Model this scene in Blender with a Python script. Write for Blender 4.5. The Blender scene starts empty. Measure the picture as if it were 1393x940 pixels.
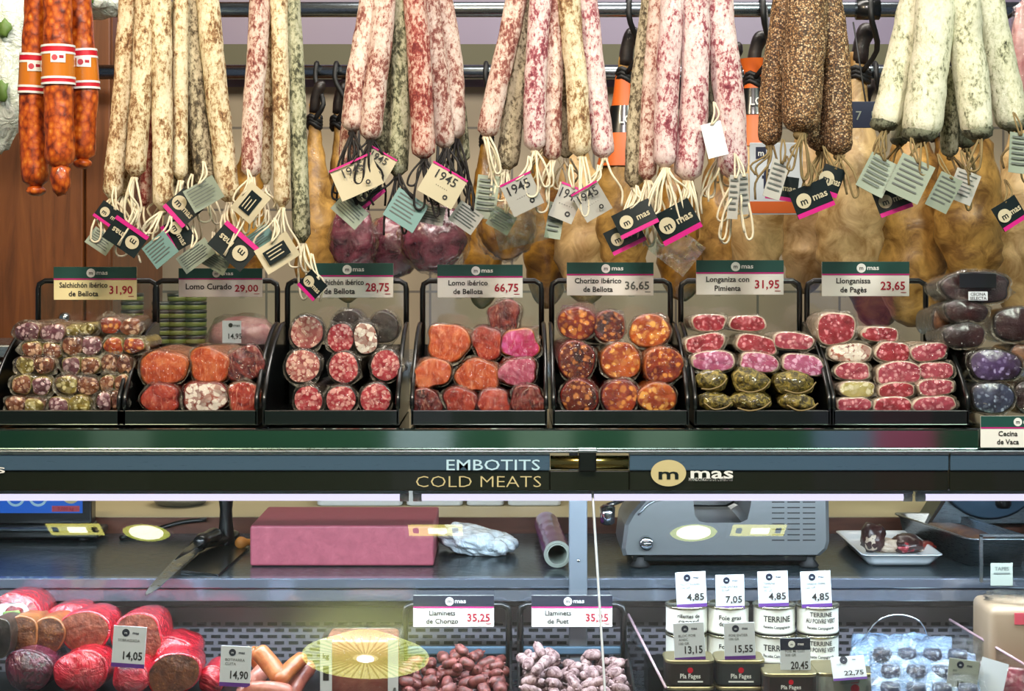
import bpy, bmesh, math, random
from mathutils import Vector, Matrix, noise

# ------------------------------------------------------------------ camera, world, lights
SC = bpy.context.scene
C = SC.collection
D, ZC, HY = 2.2, 1.52, 330.0          # camera distance, eye height, horizon row in the photograph
cam_d = bpy.data.cameras.new('camera'); cam = bpy.data.objects.new('camera', cam_d); C.objects.link(cam)
cam.location = (0, -D, ZC); cam.rotation_euler = (math.pi/2, 0, 0)
cam_d.sensor_width = 36.0; cam_d.lens = 2200/1393*36
cam_d.shift_y = (HY-470)/1393
cam_d.clip_start = .05
SC.camera = cam
SC.view_settings.view_transform = 'Standard'
SC.view_settings.look = 'None'
SC.view_settings.exposure = 0.0
SC.view_settings.gamma = 1.0
SC.view_settings.use_curve_mapping = False
SC.cycles.use_denoising = True
SC.cycles.max_bounces = 8
SC.cycles.transparent_max_bounces = 24
SC.cycles.caustics_reflective = False
SC.cycles.caustics_refractive = False
SC.cycles.sample_clamp_indirect = 4.0

W = bpy.data.worlds.new('world'); SC.world = W; W.use_nodes = True
W.node_tree.nodes['Background'].inputs[0].default_value = (.55, .62, .75, 1)
W.node_tree.nodes['Background'].inputs[1].default_value = .2

def area(name, loc, target, size, power, col, sy=None, spread=180):
    l = bpy.data.lights.new(name, 'AREA'); o = bpy.data.objects.new(name, l); C.objects.link(o)
    l.energy = power; l.color = col; l.size = size
    if sy: l.shape = 'RECTANGLE'; l.size_y = sy
    l.spread = math.radians(spread)
    o.location = loc
    d = Vector(target)-Vector(loc)
    o.rotation_euler = d.to_track_quat('-Z', 'Y').to_euler()
    return o
# ceiling lighting over the aisle in front of the stall (warm left, rosy middle, greenish right)
area('ceiling_light_warm', (-1.0, -1.25, 2.75), (-.62, .1, 1.6), .32, 28, (1, .82, .56), .32)
area('ceiling_light_rosy', (.05, -1.35, 2.75), (.08, .1, 1.55), .32, 28, (1, .88, .86), .32)
area('ceiling_light_green', (1.05, -1.25, 2.75), (.75, .1, 1.6), .32, 27, (.91, 1, .86), .32)
# lighting over the working space behind the counter
area('backroom_light', (.2, .62, 2.8), (.1, 1.0, 1.2), 2.0, 27, (1, .94, .86), .3)

# added fill that brightens the far wall mirrored in the counter front
area('reflection_fill_light', (0, -4.7, 2.9), (0, -6.5, .9), 4.5, 250, (1, .97, .95), .4)
# the lit tubes under the counter top
area('tube_light', (0, .03, 1.160), (0, .10, .9), 1.9, 12, (.74, .87, 1), .012)

def P(px, py, Y):
    s = (D+Y)/D/1000
    return Vector(((px-696.5)*s, Y, ZC-(py-HY)*s))
def S(Y): return (D+Y)/D/1000

# ------------------------------------------------------------------ materials
def hx(h, a=1.0):
    h = h.lstrip('#'); v = [int(h[i:i+2], 16)/255 for i in (0, 2, 4)]
    return tuple((x/12.92 if x <= .04045 else ((x+.055)/1.055)**2.4) for x in v)+(a,)
class NT:
    def __init__(s, name):
        s.m = bpy.data.materials.new(name); s.m.use_nodes = True
        s.t = s.m.node_tree; s.n = s.t.nodes; s.l = s.t.links
        s.b = s.n['Principled BSDF']; s.out = s.n['Material Output']
    def node(s, typ, **kw):
        x = s.n.new(typ)
        for k, v in kw.items(): setattr(x, k, v)
        return x
    def link(s, a, b): s.l.new(a, b)
    def coord(s, scale=(1, 1, 1), rnd=True):
        tc = s.node('ShaderNodeTexCoord')
        mp = s.node('ShaderNodeMapping'); mp.inputs['Scale'].default_value = scale
        if rnd:
            oi = s.node('ShaderNodeObjectInfo')
            mu = s.node('ShaderNodeMath', operation='MULTIPLY'); mu.inputs[1].default_value = 31.7
            s.link(oi.outputs['Random'], mu.inputs[0])
            ad = s.node('ShaderNodeVectorMath', operation='ADD')
            s.link(tc.outputs['Object'], ad.inputs[0]); s.link(mu.outputs[0], ad.inputs[1])
            s.link(ad.outputs[0], mp.inputs['Vector'])
        else: s.link(tc.outputs['Object'], mp.inputs['Vector'])
        return mp.outputs[0]
    def noise(s, vec, scale, detail=3, rough=.6, dist=0):
        x = s.node('ShaderNodeTexNoise'); x.inputs['Scale'].default_value = scale
        x.inputs['Detail'].default_value = detail; x.inputs['Roughness'].default_value = rough
        x.inputs['Distortion'].default_value = dist
        s.link(vec, x.inputs['Vector']); return x.outputs['Fac']
    def vor(s, vec, scale, feature='F1', rnd=1.0, out='Distance'):
        x = s.node('ShaderNodeTexVoronoi', feature=feature); x.inputs['Scale'].default_value = scale
        x.inputs['Randomness'].default_value = rnd
        s.link(vec, x.inputs['Vector']); return x.outputs[out]
    def ramp(s, fac, stops, interp='LINEAR'):
        x = s.node('ShaderNodeValToRGB'); x.color_ramp.interpolation = interp
        e = x.color_ramp.elements
        while len(e) < len(stops): e.new(.5)
        for el, (p, c) in zip(e, stops):
            el.position = p; el.color = hx(c) if isinstance(c, str) else (c, c, c, 1)
        s.link(fac, x.inputs[0]); return x.outputs[0]
    def mix(s, fac, a, b, blend='MIX'):
        x = s.node('ShaderNodeMix', data_type='RGBA', blend_type=blend)
        for sock, v in ((x.inputs[0], fac), (x.inputs[6], a), (x.inputs[7], b)):
            if isinstance(v, str): sock.default_value = hx(v)
            elif isinstance(v, (int, float)): sock.default_value = v
            else: s.link(v, sock)
        return x.outputs[2]
    def bump(s, h, strength=.5, dist=.001, coat=False):
        x = s.node('ShaderNodeBump'); x.inputs['Strength'].default_value = strength
        x.inputs['Distance'].default_value = dist
        s.link(h, x.inputs['Height'])
        s.link(x.outputs[0], s.b.inputs['Coat Normal' if coat else 'Normal'])
        return x.outputs[0]
    def set(s, **kw):
        for k, v in kw.items():
            k = {'col': 'Base Color', 'rough': 'Roughness', 'metal': 'Metallic', 'coat': 'Coat Weight', 'coatr': 'Coat Roughness',
                 'spec': 'Specular IOR Level', 'ss': 'Subsurface Weight', 'em': 'Emission Color', 'ems': 'Emission Strength', 'alpha': 'Alpha'}[k]
            sock = s.b.inputs[k]
            if isinstance(v, str): sock.default_value = hx(v)
            elif isinstance(v, (int, float, tuple)): sock.default_value = v
            else: s.link(v, sock)
        return s
M = {}
def plain(name, col, rough=.5, metal=0, coat=0, **kw):
    M[name] = NT(name).set(col=col, rough=rough, metal=metal, coat=coat, **kw).m
for a in [('black_plastic', '#0b0e0e', .28, 0, .3), ('black_matte', '#0c0d0d', .55), ('rubber', '#101011', .6), ('chrome', '#c9ccd0', .12, 1),
          ('dark_green_print', '#1b4a42', .4), ('magenta_print', '#c2187a', .45), ('purple_print', '#5b2f86', .45), ('ink', '#20201f', .6),
          ('crimson_ink', '#a5122f', .5), ('paper_white', '#ccd4da', .55), ('paper_cream', '#d8d2b4', .6), ('paper_sign', '#eeeee6', .35),
          ('paper_grey', '#8f968c', .6), ('tag_dark', '#0d1a1b', .35), ('tag_cream', '#beb596', .6), ('tag_back', '#8b9684', .55),
          ('tag_teal', '#6f918b', .5), ('tag_grey', '#a6a59c', .6), ('navy_print', '#1c2233', .45), ('print_white', '#e8ebe6', .5),
          ('ink_grey', '#5b615c', .6), ('twine_cream', '#d9cfb2', .85), ('cord_black', '#15110f', .7), ('twine_brown', '#7c6a44', .85), ('plastic_white', '#dfe6ea', .3, 0, .3),
          ('can_metal', '#9d9a80', .25, 1), ('gold_metal', '#968b68', .35, .8), ('tin_dark', '#2a2622', .35), ('tin_dark_grey', '#2b2f2f', .35), ('red_print', '#c4162c', .4),
          ('sign_cream', '#efe6b0', .35), ('sign_gold', '#cbbf8d', .45), ('orange_band', '#d5631d', .45), ('navy_sign', '#1d2540', .4), ('cream_ledge', '#b9ac88', .5),
          ('blue_screen', '#0e63c4', .25), ('pale_blue', '#bfe3f2', .3), ('pink_print', '#c24a58', .4), ('cork_orange', '#b9772f', .6), ('bread_tan', '#8c7862', .45)]:
    plain(*a)

def steel(name, col, rough, stretch=(2, 2, 120), amt=.12):
    n = NT(name); v = n.coord(stretch, False); f = n.noise(v, 30, 4, .7)
    n.set(col=col, metal=1, rough=n.ramp(f, [(.3, max(.03, rough-amt)), (.7, rough+amt)])); M[name] = n.m
steel('steel', '#a9b2b8', .3); steel('steel_dark', '#6b757b', .3, (2, 60, 60), .08); steel('steel_slab', '#93a69c', .06, (2, 40, 40), .02)
steel('rail_metal', '#98a3ac', .25, (1, 60, 60), .05)
def satin(name, col, rough, metal):
    n = NT(name); v = n.coord((2, 60, 60), False); f = n.noise(v, 20, 3, .6)
    n.set(col=col, metal=metal, rough=n.ramp(f, [(.3, rough-.05), (.7, rough+.06)])); M[name] = n.m
satin('steel_blue', '#4d687e', .32, .35); satin('slicer_metal', '#85898b', .33, .65); satin('fascia_metal', '#8790a0', .13, .75); satin('panel_metal', '#77747c', .4, .3); satin('post_metal', '#7d8690', .35, .45); satin('shelf_metal', '#39454a', .24, .5)
n = NT('wood'); v = n.coord((6, 6, .5), False); f = n.noise(v, 6, 5, .65, 1.2)
n.set(col=n.ramp(f, [(.25, '#4f2a10'), (.5, '#703f1c'), (.75, '#824d24')]), rough=.38); n.bump(f, .1); M['wood'] = n.m
n = NT('wood_red'); v = n.coord((.6, 6, 6), False); f = n.noise(v, 6, 5, .65, 1.2)
n.set(col=n.ramp(f, [(.25, '#4f2a1a'), (.5, '#744430'), (.75, '#86533a')]), rough=.4); M['wood_red'] = n.m
# tiled back wall: beige tiles with thin joints below, plain lilac paint above
n = NT('tiles'); tc = n.node('ShaderNodeTexCoord'); sx = n.node('ShaderNodeSeparateXYZ'); n.link(tc.outputs['Object'], sx.inputs[0])
cx = n.node('ShaderNodeCombineXYZ'); n.link(sx.outputs['X'], cx.inputs['X']); n.link(sx.outputs['Z'], cx.inputs['Y'])
br = n.node('ShaderNodeTexBrick', offset=0.0); n.link(cx.outputs[0], br.inputs['Vector'])
br.inputs['Color1'].default_value = hx('#a3957c'); br.inputs['Color2'].default_value = hx('#ab9d85'); br.inputs['Mortar'].default_value = hx('#6d665c')
br.inputs['Scale'].default_value = 1; br.inputs['Mortar Size'].default_value = .003; br.inputs['Brick Width'].default_value = .2; br.inputs['Row Height'].default_value = .2
cmpn = n.node('ShaderNodeMath', operation='GREATER_THAN'); n.link(sx.outputs['Z'], cmpn.inputs[0]); cmpn.inputs[1].default_value = 1.90
n.set(col=n.mix(cmpn.outputs[0], br.outputs['Color'], '#80758e'), rough=.35); M['tiles'] = n.m
n = NT('floor_tiles'); v = n.coord((1, 1, 1), False); f = n.noise(v, 3, 4); n.set(col=n.ramp(f, [(.3, '#5d5a55'), (.7, '#75716a')]), rough=.35); M['floor_tiles'] = n.m
plain('ceiling_paint', '#b9b9b6', .8); plain('valance_shade_olive', '#55533c', .6)

def facing_glass(name, tint, base, power, rough, bumpscale=None, bstr=.4, streak=0):
    n = NT(name); n.n.remove(n.b)
    tr = n.node('ShaderNodeBsdfTransparent'); tr.inputs[0].default_value = tint+(1,)
    gl = n.node('ShaderNodeBsdfGlossy'); gl.inputs['Roughness'].default_value = rough
    lw = n.node('ShaderNodeLayerWeight'); lw.inputs['Blend'].default_value = .5
    pw = n.node('ShaderNodeMath', operation='POWER'); n.link(lw.outputs['Facing'], pw.inputs[0]); pw.inputs[1].default_value = power
    ad = n.node('ShaderNodeMath', operation='MULTIPLY_ADD', use_clamp=True); n.link(pw.outputs[0], ad.inputs[0]); ad.inputs[1].default_value = 1-base; ad.inputs[2].default_value = base
    fac = ad.outputs[0]
    if bumpscale:
        v = n.coord((1, 1, 1)); f = n.noise(v, bumpscale, 4, .6, 1.5)
        bp = n.node('ShaderNodeBump'); bp.inputs['Strength'].default_value = bstr; bp.inputs['Distance'].default_value = .004
        n.link(f, bp.inputs['Height']); n.link(bp.outputs[0], gl.inputs['Normal']); n.link(bp.outputs[0], lw.inputs['Normal'])
        if streak:
            st = n.ramp(n.noise(v, bumpscale*1.7, 2, .5, 2), [(.55, 0.0), (.72, streak)])
            a2 = n.node('ShaderNodeMath', operation='ADD', use_clamp=True); n.link(fac, a2.inputs[0]); n.link(st, a2.inputs[1]); fac = a2.outputs[0]
    mx = n.node('ShaderNodeMixShader'); n.link(fac, mx.inputs[0]); n.link(tr.outputs[0], mx.inputs[1]); n.link(gl.outputs[0], mx.inputs[2])
    n.link(mx.outputs[0], n.out.inputs['Surface']); M[name] = n.m
facing_glass('glass', (.97, .985, .98), .04, 5, 0.0)
facing_glass('acrylic', (.93, .95, .95), .05, 4, .03)
facing_glass('film', (.99, .99, .985), .025, 3.2, .06, 105, 1.0, .10)
facing_glass('film_pack', (.98, .98, .96), .045, 2.8, .08, 105, 1.0, .2)
n = NT('film_edge'); v = n.coord(); n.set(col='#b9b4a2', rough=.2, coat=1, alpha=n.ramp(n.noise(v, 120, 3, .6, 1), [(.4, .12), (.7, .7)])); n.bump(n.noise(v, 90, 3), 1, .004); M['film_edge'] = n.m
facing_glass('sleeve', (.9, .92, .88), .10, 3, .12, 30, .5, .2)

def dry_sausage(name, cream, mid, dark, thr=.5, scale=210, pale=None):
    n = NT(name); v = n.coord((1, 1, .62))
    f = n.noise(v, scale, 5, .72, .3); g = n.noise(v, 34, 4, .6, .5)
    ad = n.node('ShaderNodeMath', operation='MULTIPLY_ADD'); n.link(g, ad.inputs[0]); ad.inputs[1].default_value = .62; n.link(f, ad.inputs[2])
    su = n.node('ShaderNodeMath', operation='SUBTRACT'); n.link(ad.outputs[0], su.inputs[0]); su.inputs[1].default_value = .31
    col = n.ramp(su.outputs[0], [(thr-.16, pale or cream), (thr-.03, cream), (thr+.045, mid), (thr+.17, dark)])
    h = n.noise(v, 14, 3, .6)
    col = n.mix(n.ramp(h, [(.4, 0.0), (.75, .3)]), col, mid, 'MULTIPLY')
    n.set(col=col, rough=.75); n.bump(su.outputs[0], 1.0, .0022); M[name] = n.m
dry_sausage('fuet_cream', '#d6c69c', '#a07a50', '#5a3c24', .545, pale='#efe4c4')
dry_sausage('fuet_pink', '#d8bfae', '#a2675a', '#6a2c29', .535, pale='#ecdccf')
dry_sausage('fuet_rose', '#dcc2bd', '#a65860', '#6f2535', .55, pale='#efded9')
dry_sausage('fuet_red', '#cca694', '#a0483d', '#6c2020', .485, pale='#e2c8b8')
dry_sausage('fuet_grey', '#b0a688', '#6c5f47', '#2f291b', .505, pale='#cabfa0')
dry_sausage('fuet_green', '#a9aa88', '#62644a', '#2b2d1e', .505, pale='#c6c6a8')
dry_sausage('mould_white', '#d2d2b2', '#a3a585', '#26271c', .588, 190, pale='#e6e5cc')
dry_sausage('mould_grey', '#777a63', '#4f503b', '#222418', .5)
# chorizo in glossy skin
n = NT('chorizo_skin'); v = n.coord((1, 1, .8)); d_ = n.vor(v, 125); f = n.mix(.4, n.noise(v, 80, 5, .7, .4), d_)
n.set(col=n.ramp(f, [(.24, '#e09a48'), (.36, '#cc6c1c'), (.50, '#ae4a10'), (.68, '#5c1c07')]), rough=.35, coat=.3); n.bump(f, .7, .002); M['chorizo_skin'] = n.m
# pepper coated
n = NT('pepper_coat'); v = n.coord(); f = n.vor(v, 430); c_ = n.vor(v, 430, 'F1', 1.0, 'Color')
sp = n.node('ShaderNodeSeparateColor'); n.link(c_, sp.inputs[0])
gr = n.ramp(sp.outputs[0], [(.1, '#5a3a20'), (.35, '#8a6238'), (.65, '#b08a5c'), (.95, '#dcc096')])
n.set(col=n.mix(n.ramp(f, [(.35, 0.0), (.62, .85)]), gr, '#1f130b'), rough=.7); n.bump(f, -1.0, .002); M['pepper_coat'] = n.m
n = NT('pepper_roll_coat'); v = n.coord(); f = n.noise(v, 130, 4, .7, 1); 
n.set(col=n.ramp(f, [(.34, '#17140a'), (.46, '#4d431c'), (.58, '#84752f'), (.7, '#a98f4a')]), rough=.5, coat=.5); n.bump(f, 1, .003); M['pepper_roll_coat'] = n.m

def cut_meat(name, lean1, lean2, fat, scale, amt, rough=.28, coat=.7, bstr=.3):
    n = NT(name); v = n.coord()
    nz = n.node('ShaderNodeTexNoise'); nz.inputs['Scale'].default_value = scale*.6; n.link(v, nz.inputs['Vector'])
    sc = n.node('ShaderNodeVectorMath', operation='SCALE'); n.link(nz.outputs['Color'], sc.inputs[0]); sc.inputs['Scale'].default_value = 1.5/scale
    av = n.node('ShaderNodeVectorMath', operation='ADD'); n.link(v, av.inputs[0]); n.link(sc.outputs[0], av.inputs[1])
    d = n.vor(av.outputs[0], scale); h = n.noise(v, scale*.35, 3, .6)
    lean = n.ramp(h, [(.35, lean1), (.65, lean2)])
    fc = n.ramp(d, [(amt-.12, 1.0), (amt+.06, 0.0)])
    sel = n.vor(av.outputs[0], scale, 'F1', 1.0, 'Color')
    sp = n.node('ShaderNodeSeparateColor'); n.link(sel, sp.inputs[0])
    gt = n.ramp(sp.outputs[0], [(.25, 0.25), (.6, 1.0)])
    mu = n.node('ShaderNodeMath', operation='MULTIPLY'); n.link(fc, mu.inputs[0]); n.link(gt, mu.inputs[1])
    n.set(col=n.mix(mu.outputs[0], lean, fat), rough=rough, coat=coat, coatr=.12)
    n.bump(h, bstr, .003); n.bump(n.noise(v, 110, 3, .6, 2.2), 1.0, .006, True); M[name] = n.m
cut_meat('salami_cut', '#92222c', '#b43c44', '#dea097', 190, .56, .2)
cut_meat('salami_cut_pale', '#8a3a38', '#b0605a', '#d9b09c', 170, .56, .2)
cut_meat('salami_cut_white', '#7a3a32', '#a8604e', '#eee4d4', 150, .72, .2)
def loin_meat(name, dark, mid, light, streak):
    n = NT(name); v = n.coord((1, 1, 1)); f = n.noise(v, 38, 5, .62, 1.6); g = n.noise(n.coord((2.2, 1, .6)), 75, 4, .6, 2.5)
    col = n.ramp(f, [(.3, dark), (.48, mid), (.66, light)])
    col = n.mix(n.ramp(g, [(.56, 0.0), (.68, .75)]), col, streak)
    n.set(col=col, rough=.24, coat=.9, coatr=.1); n.bump(g, .35, .002); n.bump(n.noise(v, 110, 3, .6, 2.2), 1.0, .006, True); M[name] = n.m
loin_meat('loin_orange', '#8f2c0e', '#b84a20', '#d47440', '#e6a67e')
loin_meat('loin_red', '#6a150b', '#9c2c1a', '#bf5234', '#db9270')
loin_meat('loin_dark', '#260705', '#561410', '#8a3020', '#b98068')
loin_meat('loin_pink', '#8a2a3e', '#b34c66', '#cd7c90', '#e8b4be')
loin_meat('loin_violet', '#930f34', '#bb2a5e', '#d25a9c', '#eaa4cc')
cut_meat('chorizo_cut', '#5d1407', '#a4380e', '#e39038', 120, .46, .2, 1)
cut_meat('chorizo_cut_dark', '#2c0d08', '#6b2410', '#c77a3a', 120, .44, .2, 1)
cut_meat('chorizo_cut_orange', '#842a07', '#bd560d', '#eead4c', 115, .50, .2, 1)
cut_meat('slab_red', '#7e0f1e', '#a52836', '#d8848a', 160, .40)
cut_meat('slab_pink', '#a0405e', '#b9628a', '#e4b0cc', 150, .46)
cut_meat('slab_rose', '#8e2236', '#b24a5a', '#dfa0a2', 150, .44)
cut_meat('pack_brown', '#4c2012', '#7e4426', '#d2a884', 140, .48, .2, 1)
cut_meat('pack_violet', '#4e2630', '#7e4c58', '#cfb0b4', 140, .48, .2, 1)
cut_meat('pack_yellow', '#54450f', '#8c7c2e', '#d8cf92', 140, .52, .2, 1)
cut_meat('beef_dark', '#1c0709', '#34100f', '#5d2a25', 40, .16)
cut_meat('beef_violet', '#2b182a', '#4a3560', '#9a8fb8', 120, .36)
cut_meat('beef_blue', '#1d1c2c', '#39415c', '#93a2b6', 120, .36)
cut_meat('spread_brown', '#5a2617', '#8a4a33', '#9c5c40', 260, .2, .5, .1, 1.0)
cut_meat('spread_dark', '#3f1e10', '#70401f', '#8f6230', 220, .25, .5, .1, 1.0)
cut_meat('slice_label_cream', '#a79a54', '#c3b87a', '#ded8b4', 90, .4)

def casing(name, c1, c2, scale=60, rough=.4, coat=.5):
    n = NT(name); v = n.coord(); f = n.noise(v, scale, 4, .65, .8)
    n.set(col=n.ramp(f, [(.35, c1), (.65, c2)]), rough=rough, coat=coat, coatr=.1); n.bump(f, .4, .002)
    n.bump(n.noise(v, 60, 3, .6, 1.5), .6, .004, True); M[name] = n.m
casing('casing_dark', '#171410', '#3a2c20'); casing('casing_orange', '#7a300c', '#b8621d'); casing('casing_red', '#53110b', '#82261a')
casing('casing_pale', '#b09a86', '#cdbda8'); casing('casing_brown', '#4a2a14', '#7a5230'); casing('casing_yellow', '#6e5c25', '#a3934e')
casing('casing_black', '#0c0a0a', '#241a18'); casing('tan_sausage', '#9c4f25', '#bd7644', 40, .4, .4); casing('pink_sausage', '#a3584a', '#c07c68', 40, .4, .4)
casing('liver_tan', '#74411c', '#9a6130', 50, .35, .6); casing('mini_chorizo', '#3f1a18', '#8c4a45', 90, .5, .1); casing('mini_fuet', '#4a2226', '#b59a9a', 120, .7, .03)
casing('ham_skin', '#74501f', '#c99c50', 24, .45, .2); casing('ham_pale', '#96723e', '#d9b880', 22, .5, .15); casing('ham_amber', '#5e3a10', '#a87a2c', 24, .4, .3)
casing('hoof', '#14100e', '#2b211c', 40, .45, .2); casing('shank', '#7a6230', '#a48a4c', 20, .45, .2); casing('ham_purple', '#35101c', '#8a4454', 34, .2, 1)
casing('bacon_pink', '#a8656a', '#cfa29c', 30, .4, .6)
def wrapmat(name, c1, c2, c3):
    n = NT(name); v = n.coord(); f = n.noise(v, 28, 4, .6, 2.0)
    n.set(col=n.ramp(f, [(.3, c1), (.55, c2), (.75, c3)]), rough=.16, coat=1.0, coatr=.06); n.bump(f, .9, .012)
    n.bump(n.noise(v, 55, 3, .6, 2), .7, .006, True); M[name] = n.m
wrapmat('red_wrap', '#8f0719', '#c5122c', '#dc3346'); wrapmat('crimson_wrap', '#4d0a18', '#7a1a2a', '#96384a'); wrapmat('maroon_wrap', '#33101c', '#5a1c30', '#7c3a50')
wrapmat('bag_silver', '#4d6688', '#7f98b6', '#c2d2e4'); wrapmat('bag_green', '#c9d6c6', '#dfe6da', '#eef1ea'); wrapmat('glove_white', '#d3e6f2', '#e2eff6', '#eef6fa')
n = NT('cutting_block'); v = n.coord((1, 8, 1)); f = n.noise(v, 60, 4, .7, .5)
n.set(col=n.ramp(f, [(.3, '#8a404e'), (.6, '#9f4f5d'), (.8, '#b05e69')]), rough=.5); n.bump(f, .2, .001); M['cutting_block'] = n.m
n = NT('cling_film'); v = n.coord((3, .3, 3)); f = n.noise(v, 30, 3)
n.set(col=n.ramp(f, [(.3, '#4a1450'), (.6, '#863c88'), (.8, '#b67cba')]), rough=.2, coat=.4); M['cling_film'] = n.m
plain('orange_film', '#c9761c', .2, 0, .8)
def glow(name, col, st):
    n = NT(name); n.set(col='#000000', em=col, ems=st); M[name] = n.m
glow('tube_glow', '#e6defc', 1.25); glow('lamp_glow', '#fff8d8', 20); glow('lamp_rim', '#d8e060', 8); glow('lamp_glow_yellow', '#f0e878', 9); glow('pendant_glow', '#e2ea92', 11); glow('pendant_rib', '#c9d45c', 8); glow('pendant_bulb', '#ffffff', 18)
glow('screen_blue', '#0a62d8', .75)

# ------------------------------------------------------------------ mesh helpers
def bm_(): return bmesh.new()
def mk(name, bm, mat, parent=None, smooth=True, loc=None):
    me = bpy.data.meshes.new(name)
    bmesh.ops.recalc_face_normals(bm, faces=bm.faces[:]) if smooth != 'keep' else None
    bm.to_mesh(me); bm.free()
    for x in (mat if isinstance(mat, (list, tuple)) else [mat]): me.materials.append(M[x])
    if smooth:
        for p in me.polygons: p.use_smooth = True
    o = bpy.data.objects.new(name, me); C.objects.link(o)
    if parent: o.parent = parent
    if loc is not None: o.location = loc
    return o
def tag(o, label, cat, group=None, kind=None):
    o['label'] = label; o['category'] = cat
    if group: o['group'] = group
    if kind: o['kind'] = kind
    return o
def thing(name, label, cat, loc=(0, 0, 0), group=None, rot=(0, 0, 0)):
    o = bpy.data.objects.new(name, None); C.objects.link(o); o.location = loc; o.rotation_euler = rot
    o.empty_display_size = .02
    return tag(o, label, cat, group)
def struct(name, bm, mat, label, cat='room', smooth=False):
    return tag(mk(name, bm, mat, None, smooth), label, cat, None, 'structure')
def box(bm, x0, x1, y0, y1, z0, z1, bev=0, seg=2, mi=0):
    r = bmesh.ops.create_cube(bm, size=1)
    vs = r['verts']
    for v in vs: v.co = Vector(((x0+x1)/2+v.co.x*(x1-x0), (y0+y1)/2+v.co.y*(y1-y0), (z0+z1)/2+v.co.z*(z1-z0)))
    fs = list({f for v in vs for f in v.link_faces})
    for f in fs: f.material_index = mi
    if bev:
        es = list({e for v in vs for e in v.link_edges})
        r2 = bmesh.ops.bevel(bm, geom=es, offset=bev, segments=seg, profile=.5, affect='EDGES')
        for f in r2['faces']: f.material_index = mi
    return bm
def cr(pts, n):
    pts = [Vector(p) for p in pts]
    if len(pts) == 2: return [pts[0].lerp(pts[1], i/n) for i in range(n+1)]
    ex = [pts[0]*2-pts[1]]+pts+[pts[-1]*2-pts[-2]]
    out = []; k = len(pts)-1
    for i in range(n+1):
        t = i/n*k; j = min(int(t), k-1); u = t-j
        a, b, c, d = ex[j], ex[j+1], ex[j+2], ex[j+3]
        out.append(.5*((2*b)+(c-a)*u+(2*a-5*b+4*c-d)*u*u+(3*b-a-3*c+d)*u**3))
    return out
def tube(bm, pts, rad, seg=8, cap=True, mi=0, jit=0, seed=0, flat=1.0):
    n = len(pts); rings = []
    t0 = (pts[1]-pts[0]).normalized()
    ref = Vector((1, 0, 0)) if abs(t0.x) < .8 else Vector((0, 0, 1))
    nrm = (ref-t0*ref.dot(t0)).normalized()
    for i in range(n):
        t = (pts[min(i+1, n-1)]-pts[max(i-1, 0)])
        t = t.normalized() if t.length > 1e-9 else t0
        nrm = (nrm-t*nrm.dot(t)); nrm = nrm.normalized() if nrm.length > 1e-6 else Vector((0, 1, 0))
        bi = t.cross(nrm)
        r = rad[i] if isinstance(rad, (list, tuple)) else rad
        ring = []
        for k in range(seg):
            a = 2*math.pi*k/seg
            d = nrm*math.cos(a)+bi*math.sin(a)*flat
            rr = r
            if jit: rr = r*(1+jit*noise.noise((pts[i]*45)+d*1.1+Vector((seed*7.3, 0, 0))))
            ring.append(bm.verts.new(pts[i]+d*rr))
        rings.append(ring)
    fs = []
    for i in range(n-1):
        for k in range(seg):
            fs.append(bm.faces.new((rings[i][k], rings[i][(k+1) % seg], rings[i+1][(k+1) % seg], rings[i+1][k])))
    if cap:
        fs.append(bm.faces.new(rings[0][::-1])); fs.append(bm.faces.new(rings[-1]))
    for f in fs: f.material_index = mi
    return rings
def blob(bm, c, r, amp=.08, freq=2.0, sub=3, seed=0, mi=0, rot=None):
    q = bmesh.ops.create_icosphere(bm, subdivisions=sub, radius=1)
    for v in q['verts']:
        d = v.co.normalized(); k = 1+amp*noise.fractal(d*freq+Vector((seed*3.1, seed*1.7, 0)), .8, 2, 3)
        p = Vector((d.x*r[0]*k, d.y*r[1]*k, d.z*r[2]*k))
        if rot: p = rot @ p
        v.co = p+Vector(c)
    for f in {f for v in q['verts'] for f in v.link_faces}: f.material_index = mi
def prism(bm, out, y0, y1, mi=0, axis='y', bev=0):
    "extrude a 2-D outline (x,z) from y0 to y1"
    n = len(out)
    cxm = sum(p[0] for p in out)/n; czm = sum(p[1] for p in out)/n
    def ring(y, k=0):
        r = []
        for (x, z) in out:
            if k:
                d = Vector((x-cxm, z-czm)); L = d.length or 1; x -= d.x/L*k; z -= d.y/L*k
            r.append(bm.verts.new((x, y, z) if axis == 'y' else ((y, x, z) if axis == 'x' else (x, z, y))))
        return r
    rs = [ring(y0, bev), ring(y0+bev), ring(y1-bev), ring(y1, bev)] if bev else [ring(y0), ring(y1)]
    fs = []
    for a, b in zip(rs, rs[1:]):
        for i in range(n): fs.append(bm.faces.new((a[i], a[(i+1) % n], b[(i+1) % n], b[i])))
    fs.append(bm.faces.new(rs[0])); fs.append(bm.faces.new(rs[-1][::-1]))
    for f in fs: f.material_index = mi
def lathe(bm, prof, c=(0, 0, 0), seg=32, mi=0, ax='z'):
    rings = []
    for r, h in prof:
        ring = []
        for k in range(seg):
            a = 2*math.pi*k/seg
            p = (r*math.cos(a), r*math.sin(a), h) if ax == 'z' else (r*math.cos(a), h, r*math.sin(a))
            ring.append(bm.verts.new(Vector(c)+Vector(p)))
        rings.append(ring)
    fs = []
    for a, b in zip(rings, rings[1:]):
        for k in range(seg): fs.append(bm.faces.new((a[k], a[(k+1) % seg], b[(k+1) % seg], b[k])))
    fs.append(bm.faces.new(rings[0][::-1])); fs.append(bm.faces.new(rings[-1]))
    for f in fs: f.material_index = mi
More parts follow.
